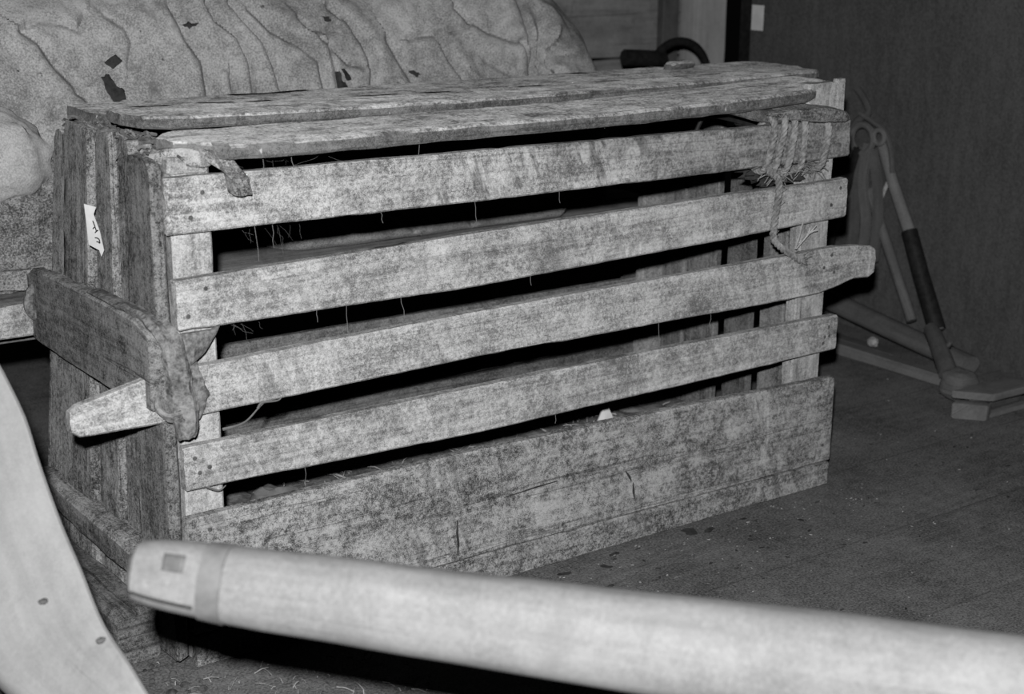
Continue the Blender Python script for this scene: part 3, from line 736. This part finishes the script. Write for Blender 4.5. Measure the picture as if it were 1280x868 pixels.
# creases as (x, z) polylines on the sack front: (points, depth, width, side of the raised lip)
CR = [([(0.222, 0.81), (0.25, 0.789), (0.257, 0.765), (0.242, 0.727)], .006, .007, 1), ([(0.335, 0.82), (0.35, 0.762), (0.372, 0.727), (0.372, 0.66), (0.38, 0.5)], .009, .008, 1),
      ([(0.405, 0.82), (0.412, 0.794), (0.448, 0.765), (0.463, 0.723), (0.463, 0.65), (0.47, 0.5)], .014, .008, 1), ([(0.45, 0.82), (0.463, 0.796), (0.496, 0.756), (0.508, 0.714), (0.516, 0.65), (0.53, 0.5)], .014, .007, 1),
      ([(0.485, 0.81), (0.513, 0.776), (0.563, 0.747), (0.597, 0.717), (0.600, 0.675), (0.605, 0.6)], .016, .010, -1), ([(0.645, 0.81), (0.675, 0.785), (0.700, 0.752), (0.713, 0.715), (0.700, 0.655), (0.700, 0.6)], .014, .009, -1),
      ([(0.60, 0.752), (0.625, 0.735), (0.66, 0.71), (0.69, 0.705)], .010, .008, 1), ([(0.755, 0.75), (0.779, 0.694), (0.797, 0.655), (0.81, 0.6)], .010, .010, 1), ([(0.80, 0.750), (0.829, 0.755), (0.864, 0.754), (0.922, 0.765)], .009, .008, 1),
      ([(0.860, 0.748), (0.875, 0.72), (0.888, 0.697), (0.914, 0.655), (0.93, 0.6)], .014, .008, -1), ([(0.915, 0.80), (0.935, 0.775), (0.976, 0.756), (1.03, 0.738), (1.058, 0.735)], .012, .010, 1), ([(1.058, 0.735), (1.077, 0.69), (1.10, 0.65)], .012, .008, -1),
      ([(0.086, 0.797), (0.106, 0.803), (0.14, 0.802), (0.171, 0.788), (0.187, 0.81)], .010, .007, -1), ([(0.075, 0.79), (0.1, 0.771), (0.119, 0.732), (0.141, 0.706), (0.167, 0.666), (0.18, 0.62)], .014, .010, 1), ([(0.10, 0.66), (0.13, 0.68), (0.15, 0.69)], .009, .010, 1),
      ([(0.57, 0.79), (0.585, 0.77), (0.62, 0.765), (0.65, 0.78)], .010, .008, 1), ([(0.618, 0.73), (0.623, 0.698), (0.622, 0.65)], .008, .010, 1), ([(0.42, 0.70), (0.425, 0.64)], .006, .006, 1), ([(0.96, 0.70), (1.0, 0.68), (1.03, 0.665)], .006, .008, 1),
      ([(0.62, 0.50), (0.66, 0.45), (0.70, 0.42)], .012, .012, 1), ([(0.78, 0.52), (0.80, 0.46), (0.84, 0.42)], .012, .012, -1)]
def sack_depth(X, Z):
    D = np.zeros_like(X)
    for pts, dep, wdt, side in CR:
        best = np.full_like(X, 9.0); sgn = np.zeros_like(X); fall = np.zeros_like(X)
        n = len(pts) - 1
        for i in range(n):
            ax, az = pts[i]; bx, bz = pts[i + 1]
            dx, dz = bx - ax, bz - az; L2 = dx * dx + dz * dz
            tr = ((X - ax) * dx + (Z - az) * dz) / L2
            t = np.clip(tr, 0, 1)
            d = np.hypot(X - ax - t * dx, Z - az - t * dz)
            cr = (X - ax) * dz - (Z - az) * dx
            m = d < best
            best = np.where(m, d, best); sgn = np.where(m, np.sign(cr), sgn)
        dd = best * sgn * side
        D += -1.1 * dep * np.exp(-(best / (0.75 * wdt)) ** 2)
        D += dep * 0.65 * np.exp(-((dd - 2.2 * wdt) / (2.2 * wdt)) ** 2)
    return D
def fnoise(X, Z, sc, seed, kx=1.0, kz=1.0):
    out = np.zeros_like(X)
    for idx in np.ndindex(X.shape): out[idx] = noise.noise(V((X[idx] * sc * kx + seed, Z[idx] * sc * kz - seed, seed * 0.3)))
    return out
x0, x1 = -0.32, 1.115
xs = np.linspace(x0, x1, 480)
prof = []                                       # (y, z) profile: up the front, over the top, down the back
for z in np.linspace(0.402, 0.90, 130):
    k = (z - 0.402) / 0.498
    prof.append((0.635 + 0.35 * (z - 0.42) + 0.05 * max(0, 1 - k / 0.08) ** 2 + 0.10 * max(0, (k - 0.75) / 0.25) ** 2, z))
for t in np.linspace(0.08, 1, 26):
    a = t * PI
    prof.append((prof[129][0] + 0.21 * (1 - math.cos(a)), 0.90 + 0.05 * math.sin(a) - 0.494 * max(0, t - 0.5) ** 2 * 4))
prof = np.array(prof)
X, K = np.meshgrid(xs, np.arange(len(prof)))
Y = prof[K, 0].copy(); Z = prof[K, 1].copy()
low = np.clip((0.50 - Z) / 0.10, 0, 1) * (K < 130); low = low * low * (3 - 2 * low)
mid_ = 1 / (1 + np.exp(-(X - 0.44) / 0.012))
Y += low * (-0.075 * mid_ + 0.13 * (1 - mid_))
front = np.clip((156 - K) / 40.0, 0, 1) * (K < 140)
dz_ = sack_depth(X, Z) * np.clip((150 - K) / 20.0, 0, 1) + 0.020 * fnoise(X, Z, 5.0, 2.0) + 0.0035 * fnoise(X + Z * 0.5, Z, 16.0, 5.0, 1.6, 0.5) + 0.0012 * fnoise(X, Z, 60.0, 8.0)
edge = np.clip((X - 1.045) / 0.070, 0, 1); edl = np.clip((x0 + 0.14 - X) / 0.14, 0, 1)
Y = Y - dz_ * 0.94
Z = np.maximum(Z + dz_ * 0.3 * (K < 150), 0.402)
cl = 1 - np.sqrt(np.clip(1 - np.maximum(edge, edl) ** 2, 0, 1))          # both ends close like a stuffed sack
Y = Y + (0.95 - Y) * cl; Z = Z + (0.60 - Z) * cl
def sack_pt(x, z):
    i = (x - x0) / (x1 - x0) * 479; col = int(round(i)); r = int(np.argmin(np.abs(Z[:130, col] - z)))
    return V((X[r, col], Y[r, col], Z[r, col]))
nr_, nc_ = X.shape
sv = [V((X[i, j], Y[i, j], Z[i, j])) for i in range(nr_) for j in range(nc_)]
sf = [(i * nc_ + j, i * nc_ + j + 1, (i + 1) * nc_ + j + 1, (i + 1) * nc_ + j) for i in range(nr_ - 1) for j in range(nc_ - 1)]
suv = [tuple(((q % nc_) * 0.004, (q // nc_) * 0.004) for q in f) for f in sf]
sackA = put('burlap_sack', sv, sf, suv, M['sack'])
tag(sackA, 'big creased burlap sack with black patches piled behind the crate, widest in the picture', 'sack', 'sacks on the platform')
def patch(pts, out=0.0016, mat='patch'):
    c = (sum(p[0] for p in pts) / len(pts), sum(p[1] for p in pts) / len(pts))
    n = len(pts); rings = 5; verts = [sack_pt(*c) + V((0, -out, 0))]
    for r in range(1, rings + 1):
        for k in range(n * 3):
            a = pts[k // 3]; b = pts[(k // 3 + 1) % n]; f = (k % 3) / 3
            q = (a[0] + (b[0] - a[0]) * f, a[1] + (b[1] - a[1]) * f)
            q = (c[0] + (q[0] - c[0]) * r / rings, c[1] + (q[1] - c[1]) * r / rings)
            verts.append(sack_pt(*q) + V((0, -out, 0.0005)))
    m = n * 3; faces = [(0, 1 + k, 1 + (k + 1) % m) for k in range(m)]
    for r in range(rings - 1):
        for k in range(m):
            faces.append((1 + r * m + k, 1 + (r + 1) * m + k, 1 + (r + 1) * m + (k + 1) % m, 1 + r * m + (k + 1) % m))
    o = put('black_patch', verts, faces, [tuple((0, 0) for _ in f) for f in faces], M[mat], sackA)  # thin black sheet following the sack surface
    o.modifiers.new('thickness', 'SOLIDIFY').thickness = 0.001
    return o
patch([(0.19, 0.71), (0.204, 0.713), (0.214, 0.694), (0.226, 0.686), (0.226, 0.673), (0.204, 0.666), (0.195, 0.684)])
patch([(0.201, 0.733), (0.221, 0.744), (0.232, 0.733), (0.213, 0.722)])
patch([(0.345, 0.789), (0.358, 0.793), (0.376, 0.790), (0.358, 0.782)])
patch([(0.622, 0.698), (0.630, 0.700), (0.634, 0.680), (0.645, 0.668), (0.622, 0.664)])
patch([(0.634, 0.702), (0.640, 0.704), (0.655, 0.682), (0.645, 0.680)])
patch([(0.785, 0.690), (0.80, 0.688), (0.808, 0.683), (0.797, 0.679)])
patch([(0.618, 0.795), (0.632, 0.792), (0.636, 0.785), (0.622, 0.785)])

def tie(p, d):
    # folds gathered towards the mouth of the sack
    a = math.atan2(p.z - 0.70, p.x - 1.10)
    r = math.hypot(p.z - 0.70, p.x - 1.10)
    w = 0.012 * math.sin(a * 9) * math.exp(-((r - 0.06) / 0.07) ** 2)
    pinch = -0.02 * math.exp(-(r / 0.035) ** 2)
    return V((p.x, p.y - w - pinch, p.z))
sB = blob('burlap_sack', M['sack'], None, (1.165, 0.915, 0.45), (0.160, 0.25, 0.39), 0.05, 2.0, 4.0, 140, 110, zmin=0.402, extra=tie)
tag(sB, 'rounded burlap sack end with gathered folds at the right end of the pile', 'sack', 'sacks on the platform')
sC = blob('burlap_sack', M['sackpale'], None, (-0.105, 0.60, 0.612), (0.150, 0.070, 0.090), 0.14, 1.8, 6.0, 60, 44, pw=0.9)
tag(sC, 'pale smooth sack corner hanging at the far left above the dark sack', 'sack', 'sacks on the platform')
sD = blob('burlap_sack', M['sackdark'], None, (-0.03, 0.630, 0.50), (0.15, 0.085, 0.115), 0.2, 2.6, 9.0, 70, 50, zmin=0.402, pw=0.85)
tag(sD, 'dark soiled mottled sack on the platform edge, left of the crate', 'sack', 'sacks on the platform')

# ---------------------------------------------------------------- behind, top centre
bw = thing('board_partition', 'dim partition of wide horizontal boards behind the crate', 'partition')
for k in range(5):
    z0 = 0.004 + k * 0.19
    plank('board', M['backwood'], bw, [(V((1.15, 1.75, z0 + 0.093)), V((0, 0, 0.092)), V((0, -0.012, 0))), (V((2.42, 1.75, z0 + 0.093)), V((0, 0, 0.092)), V((0, -0.012, 0)))], step=0.06, wob=0.004)
po = plank_mb([(V((2.33, 1.62, 0.002)), V((0.046, -0.02, 0)), V((0, -0.03, 0))), (V((2.33, 1.62, 1.3)), V((0.046, -0.02, 0)), V((0, -0.03, 0)))], step=0.1, wob=0.003).build('upright_post', M['backpost'])
tag(po, 'pale grey upright post in front of the board partition', 'post')
po2 = plank_mb([(V((2.245, 1.68, 0.002)), V((0.03, 0, 0)), V((0, -0.015, 0))), (V((2.245, 1.68, 1.3)), V((0.03, 0, 0)), V((0, -0.015, 0)))], step=0.1).build('upright_batten', M['tool'])
tag(po2, 'narrow dark upright batten left of the pale post', 'batten')
psc = box_struct('wall_paper', M['paper'], (2.046, 1.085, 0.697), (2.0495, 1.125, 0.76))
psc.name = 'paper_notice'; del psc['kind']
tag(psc, 'small pale paper scrap fixed near the edge of the dark wall', 'paper')
hp = MB()
hp.tube([V((1.877, 1.33, 0.002)), V((1.877, 1.33, 0.28))] + [V((1.985 - 0.108 * math.cos(a), 1.33, 0.548 + 0.108 * math.sin(a))) for a in [PI * k / 30 for k in range(31)]] + [V((2.093 - 0.01, 1.33, 0.28)), V((2.093 - 0.01, 1.33, 0.002))], 0.0115, 10)
hoop = thing('iron_hoop', 'black iron hoop with a stub, arching up behind the far end of the lid', 'hoop', loc=(0, 0, 0))
hp.build('rim', M['darkiron'], hoop)
MB().tube([(1.80, 1.33, 0.622), (1.86, 1.33, 0.618), (1.93, 1.33, 0.612)], 0.022, 10).build('stub', M['darkiron'], hoop)

# ---------------------------------------------------------------- tools against the right wall
hm = thing('harness_hames', 'old ringed harness bundle hung with hanging straps against the dark wall', 'harness', loc=(0, 0, 0))
def ringpts(c, r, n=28):
    return [V((c[0], c[1] + r * math.cos(2 * PI * k / n), c[2] + r * math.sin(2 * PI * k / n))) for k in range(n + 1)]
MB().tube(ringpts((1.985, 0.672, 0.478), 0.033), 0.008, 8).build('ring', M['toolpale'], hm)
MB().tube(ringpts((1.985, 0.622, 0.488), 0.016), 0.006, 8).build('ring', M['toolpale'], hm)
MB().tube(smooth_path([(2.035, 0.745, 0.585), (2.03, 0.715, 0.563), (2.02, 0.690, 0.535), (2.00, 0.705, 0.515), (1.985, 0.712, 0.485)], 6), 0.0085, 8).build('hook', M['tool'], hm)
MB().tube(smooth_path([(1.99, 0.690, 0.535), (1.99, 0.65, 0.52), (1.99, 0.61, 0.50), (1.99, 0.588, 0.46), (1.99, 0.578, 0.41)], 6), 0.006, 7).build('strap', M['tool'], hm)
MB().tube(smooth_path([(1.985, 0.680, 0.455), (1.975, 0.712, 0.33), (1.965, 0.745, 0.17), (1.968, 0.752, 0.115)], 6), 0.014, 8, 0.7).build('hame_bar', M['darkiron'], hm)
for pts, m in (([(1.985, 0.650, 0.47), (1.98, 0.655, 0.38), (1.975, 0.632, 0.28), (1.972, 0.640, 0.18)], 'tool'), ([(1.985, 0.640, 0.46), (1.98, 0.612, 0.38), (1.975, 0.598, 0.29), (1.972, 0.60, 0.20)], 'tool'),
               ([(1.985, 0.662, 0.46), (1.98, 0.672, 0.36), (1.975, 0.668, 0.26), (1.972, 0.66, 0.16)], 'tool')):
    pth = smooth_path(pts, 7); secs = []
    for p in pth: secs.append([p + V((0.004 * a, 0.013 * b, 0)) for a, b in ((-1, -1), (-1, 0), (-1, 1), (1, 1), (1, 0), (1, -1))])
    MB().loft(secs).build('strap', M[m], hm)
r1 = MB().tube([(2.008, 0.632, 0.470), (1.995, 0.575, 0.380), (1.98, 0.506, 0.285), (1.968, 0.45, 0.19), (1.957, 0.385, 0.082)], lambda t: 0.0125 + 0.004 * t, 10)
r1o = r1.build('wooden_pole', M['toolpale'])
tag(r1o, 'longer pole with black lower half leaning on the wall, outermost of the bundle', 'pole')
MB().tube([(1.980, 0.507, 0.287), (1.968, 0.452, 0.193), (1.957, 0.386, 0.084)], lambda t: 0.0185 + 0.0015 * t, 10).build('black_lower_tube', M['darkiron'], r1o)  # thicker black tube over the pole's lower half
r2 = MB().tube([(1.993, 0.645, 0.36), (1.98, 0.575, 0.255), (1.967, 0.485, 0.118), (1.962, 0.463, 0.086)], lambda t: 0.012, 10)
tag(r2.build('wooden_rod', M['toolpale']), 'grey wooden rod leaning on the wall, inside the longer pole', 'rod')
r3 = plank_mb([(V((1.99, 0.590, 0.385)), V((0, 0.004, 0)), V((0.003, 0, 0))), (V((1.98, 0.606, 0.325)), V((0, 0.006, 0)), V((0.003, 0, 0)))]).build('splinter', M['post'], hm)

pA = MB().tube(smooth_path([(2.01, 0.90, 0.085), (1.985, 0.72, 0.07), (1.955, 0.44, 0.045), (1.935, 0.27, 0.032)], 6), lambda t: 0.031 - 0.004 * t, 12, 0.8)
tag(pA.build('timber_pole', M['tool']), 'thick dark timber pole lying along the foot of the right wall', 'pole')
pB = plank_mb([(V((1.835, 0.80, 0.017)), V((0.022, 0, 0)), V((0, 0, 0.015))), (V((1.843, 0.5, 0.016)), V((0.022, 0, 0)), V((0, 0, 0.014))), (V((1.845, 0.235, 0.015)), V((0.018, 0, 0)), V((0, 0, 0.013)))], step=0.03, ch=0.006)
tag(pB.build('wooden_lath', M['toolpale']), 'flat grey wooden lath on the floor in front of the dark pole', 'lath')
pC = plank_mb([(V((1.90, 0.70, 0.012)), V((0.02, 0, 0)), V((0, 0, 0.010))), (V((1.90, 0.45, 0.012)), V((0.02, 0.004, 0)), V((0, 0, 0.010)))], step=0.03)
tag(pC.build('scrap_board', M['tool']), 'short dark scrap board between the lath and the pole', 'board')
cl = blob('stone', M['chip'], None, (1.895, 0.515, 0.034), (0.012, 0.014, 0.011), 0.3, 2, 2.0, 14, 10)
tag(cl, 'small pale pebble on the dark scrap board near the right wall', 'stone')
mal = thing('wooden_maul', 'dark wooden maul with rounded head resting on the floor near the wall', 'maul')
secs = []
mp = smooth_path([(1.885, 0.345, 0.105), (1.86, 0.31, 0.095), (1.825, 0.262, 0.075), (1.80, 0.222, 0.050)], 6)
MB().tube(mp, lambda t: 0.017 + 0.004 * t, 10).build('handle', M['tool'], mal)
blob('head', M['tool'], mal, (1.793, 0.187, 0.035), (0.036, 0.036, 0.0335), 0.12, 1.8, 3.0, 28, 18, pw=0.75)
bl = MB().tube([(1.842, 0.262, 0.094), (1.843, 0.257, 0.104)], 0.006, 8).build('metal_cap', plain('bright_metal', 0.5, 0.7, 50, 0.0, 0.25, 0.9), mal)
blk = thing('hollow_block', 'squat wooden block with a hollow face at the right edge', 'block')
bx = MB()
plank_mb([(V((1.735, 0.105, 0.043)), V((-0.026, 0.033, 0)), V((0, 0, 0.008))), (V((1.90, 0.10, 0.043)), V((-0.02, 0.033, 0)), V((0, 0, 0.008)))], step=0.02).build('top_board', M['toolpale'], blk)
plank_mb([(V((1.708, 0.090, 0.018)), V((-0.022, 0.027, 0)), V((0, 0, 0.017))), (V((1.730, 0.100, 0.018)), V((-0.022, 0.027, 0)), V((0, 0, 0.017)))], step=0.02).build('end_board', M['toolpale'], blk)
plank_mb([(V((1.745, 0.115, 0.018)), V((0, 0.006, 0)), V((0, 0, 0.017))), (V((1.90, 0.115, 0.018)), V((0, 0.006, 0)), V((0, 0, 0.017)))], step=0.02).build('back_board', M['tool'], blk)
plank_mb([(V((1.74, 0.080, 0.006)), V((0, 0.010, 0)), V((0, 0, 0.005))), (V((1.90, 0.08, 0.006)), V((0, 0.010, 0)), V((0, 0, 0.005)))], step=0.02).build('sill', M['toolpale'], blk)

# ---------------------------------------------------------------- foreground shafts
pole = thing('wooden_shaft', 'thick pale round-ended wooden shaft with metal band, lying across the foreground', 'shaft')
A = V((-0.2921, -0.5983, 0.4493)); B = V((0.148, -0.995, 0.401)); E2 = V((0.655, -1.574, 0.393))
ax = (B - A).normalized(); L_ = (B - A).length; L2 = L_ + (E2 - B).length
side = V((-_b[0], -_b[1], -_b[2]));
upv = V((_u[0], _u[1], _u[2])); upv = (upv - ax * upv.dot(ax)).normalized(); dep = ax.cross(upv)
def pole_ring(s, extra=0.0, n=28):
    c = A + (B - A) * (s / L_) if s < L_ else B + (E2 - B) * ((s - L_) / (L2 - L_))
    h = 0.0304 + 0.0140 * min(1.0, s / 0.60)
    if s < 0.045: h *= 0.80 + 0.20 * math.sqrt(max(0, 1 - (1 - s / 0.045) ** 2))
    if s < 0.10: h -= 0.0035 * (1 - s / 0.10); c = c + upv * (0.0025 * (1 - s / 0.10))
    ring = []
    for k in range(n):
        a = 2 * PI * k / n
        ca, sa = math.cos(a), math.sin(a)
        ring.append(c + upv * ((h + extra) * math.copysign(abs(sa) ** 0.8, sa)) + dep * ((h * 0.92 + extra) * math.copysign(abs(ca) ** 0.8, ca)))
    return ring
ss = [0.0, 0.002, 0.006, 0.012, 0.02, 0.03, 0.045] + [0.06 + 0.03 * k for k in range(int((L2 - 0.06) / 0.03))]
secs = [pole_ring(s) for s in ss]
c0 = sum(secs[0], V()) / 28
secs[0] = [c0 + (p - c0) * 0.75 for p in secs[0]]; secs[1] = [c0 + (p - c0) * 0.92 + ax * 0.002 for p in secs[1]]
secs = [[p + V((nz(p, 12, 3), nz(p, 12, 6), nz(p, 12, 9))) * 0.0015 for p in r] for r in secs]
MB().loft(secs).build('shaft_body', M['pole'], pole)
MB().loft([pole_ring(0.063, -0.002), pole_ring(0.0635, 0.0014), pole_ring(0.083, 0.0014), pole_ring(0.0835, -0.002)], False).build('metal_band', M['band'], pole)
# square iron plate let into the tip
MBp = MB()
def pole_pt(s, h, out):          # h: height on the camera side -1..1
    r = pole_ring(s, out, 64)
    best = min((p for p in r if (p - (A + ax * s)).dot(side) < 0.004), key=lambda p: abs((p - (A + ax * s)).dot(upv) - h * 0.031))
    return best
q = [[pole_pt(0.033 + 0.018 * i / 6, 0.72 - 0.40 * j / 6, 0.0012) for i in range(7)] for j in range(7)]
vv = [p for r in q for p in r]; ff = [(j * 7 + i, j * 7 + i + 1, (j + 1) * 7 + i + 1, (j + 1) * 7 + i) for j in range(6) for i in range(6)]
o_ = put('iron_plate', vv, ff, [tuple((0, 0) for _ in f) for f in ff], M['band'], pole)
o_.modifiers.new('thickness', 'SOLIDIFY').thickness = 0.0012
ckp = MB().tube([pole_pt(0.003 + 0.058 * i / 8, -0.42 - 0.16 * i / 8, 0.0) for i in range(9)], 0.0016, 5).build('split', M['ink'], pole)
lg = A + ax * 0.0; lc = B + (E2 - B) * 0.75
MB().loft([[V((lc.x + k * 0.04 + r * math.cos(2 * PI * j / 16), lc.y + r * math.sin(2 * PI * j / 16), z)) for j in range(16)] for r, z, k in ((0.020, 0.001, 1), (0.022, 0.01, 1), (0.024, 0.2, 0.5), (0.026, lc.z - 0.03, 0))]).build('prop_leg', M['pole'], pole)

# curved shaft at the left edge
cs = thing('curved_shaft', 'pale curved wooden shaft rising along the left edge of the picture', 'shaft')
ed = [(-0.20, -0.74, 0.045), (-0.215, -0.64, 0.14), (-0.232, -0.53, 0.225), (-0.244, -0.454, 0.275), (-0.250, -0.389, 0.302), (-0.252, -0.335, 0.342), (-0.255, -0.294, 0.380), (-0.257, -0.250, 0.428), (-0.260, -0.203, 0.484), (-0.285, -0.13, 0.56), (-0.36, 0.0, 0.66), (-0.47, 0.2, 0.77), (-0.58, 0.42, 0.86), (-0.64, 0.56, 0.90)]
pth = smooth_path(ed, 5)
rv = V(_r); secs = []
for i, p in enumerate(pth):
    d = (pth[min(i + 1, len(pth) - 1)] - pth[max(0, i - 1)]).normalized()
    fw = V((_b[0], _b[1], _b[2]))
    wdv = d.cross(fw).normalized()
    if wdv.dot(rv) > 0: wdv = -wdv
    td = d.cross(wdv).normalized()
    if td.dot(fw) < 0: td = -td
    t_ = min(1.0, max(0.0, (i / 5 - 2.9) / 1.6)); w = 0.078 + 0.055 * t_; t = 0.036
    ring = []
    for a, b in ((0.018, -t), (0.002, -0.006), (0.003, -0.0015), (0.010, 0), (w * 0.35, 0.0015), (w * 0.7, 0.001), (w - 0.012, 0), (w - 0.003, -0.004), (w + 0.006, -0.018), (w + 0.010, -t)):
        qv = p + wdv * a + td * b
        ring.append(qv + V((nz(qv, 10, 1), nz(qv, 10, 4), nz(qv, 10, 7))) * 0.001)
    secs.append(ring)
MB().loft(secs).build('shaft_body', M['shaft'], cs)
kq = secs[14]
for i_, (si, wi) in enumerate(((19, 3), (24, 4))):
    pc = secs[si][wi]
    nb = blob('nail_hole', M['nail'], cs, pc, (0.006, 0.004, 0.003), 0.2, 2, 1.0 + i_, 12, 8)

# ---------------------------------------------------------------- litter on the floor
lf = MB()
def flake(c, r, seed, h=0.0015):
    n = 9; top = []; bot = []
    for k in range(n):
        a = 2 * PI * k / n; rr = r * (0.55 + 0.6 * abs(nz((math.cos(a), math.sin(a), seed), 2.0, seed)) + 0.25 * math.sin(a * 2 + seed))
        top.append(V((c[0] + rr * math.cos(a) * 1.5, c[1] + rr * math.sin(a), h * (0.6 + 0.4 * math.sin(a + seed))))); bot.append(V((top[-1].x, top[-1].y, 0.0002)))
    return [bot, top]
for k, (x, y, r) in enumerate(((0.472, 0.020 - 0.06, 0.020), (0.50, -0.03, 0.014), (0.59, -0.034, 0.010), (0.66, -0.050, 0.009), (0.86, -0.022, 0.016), (0.89, -0.034, 0.010), (0.70, -0.02, 0.008), (0.97, -0.03, 0.006), (1.05, -0.09, 0.008), (0.92, -0.10, 0.006), (0.62, -0.11, 0.008))):
    lf.loft(flake((x, y), r, k * 1.3))
for k in range(150):
    x = random.uniform(0.35, 1.9); y = -0.02 - abs(random.gauss(0, 0.28))
    if x > 1.23: y = random.uniform(-0.5, 0.8)
    lf.loft(flake((x, y), random.uniform(0.0012, 0.0045), k * 0.7 + 20))
tag(lf.build('floor_litter', M['litter']), 'dark flakes of litter scattered on the floor along the crate', 'litter', kind='stuff')
lf = MB()
for k in range(190):
    x = random.uniform(0.40, 1.25); y = -0.015 - abs(random.gauss(0, 0.10))
    if k % 3 == 0: x = random.uniform(0.5, 1.9); y = random.uniform(-0.5, -0.02) if x < 1.23 else random.uniform(-0.5, 0.6)
    lf.loft(flake((x, y), 0.0005 + 0.0022 * random.random() ** 2, k * 0.9 + 3, 0.0015))
for k in range(200):
    x = random.uniform(-0.16, 0.25); y = random.uniform(-0.25, 0.22)
    if x > -0.03 and y > -0.03: y -= 0.26
    a = random.uniform(0, PI); l = 0.003 + 0.022 * random.random() ** 2
    b = V((x, y, 0.001 + random.uniform(0, 0.004))); e = b + V((math.cos(a) * l, math.sin(a) * l, random.uniform(-0.001, 0.006)))
    lf.tube([b, (b + e) / 2 + V((0, 0, 0.002)), e], random.uniform(0.0004, 0.0011), 4)
tag(lf.build('chaff', M['chaff']), 'pale chaff and straw bits scattered on the floor around the crate', 'chaff', kind='stuff')
lump = MB()
for k in range(130):
    x = random.uniform(-0.15, 0.0); y = random.uniform(-0.20, 0.06) if x < -0.03 else random.uniform(-0.2, -0.03); r = 0.0015 + 0.006 * random.random() ** 3
    secs = []
    for j in range(5):
        t = j / 4; rr = r * math.sqrt(max(0.02, 1 - t * t)) 
        secs.append([V((x + rr * (1 + 0.4 * nz((math.cos(a), math.sin(a), k), 2, k)) * math.cos(a), y + rr * math.sin(a), 0.0005 + t * r * 0.7)) for a in [2 * PI * i / 9 for i in range(9)]])
    lump.loft(secs)
tag(lump.build('dirt_clods', M['clod']), 'dirt clods and crumbs heaped on the floor at the crate left corner', 'dirt', kind='stuff')
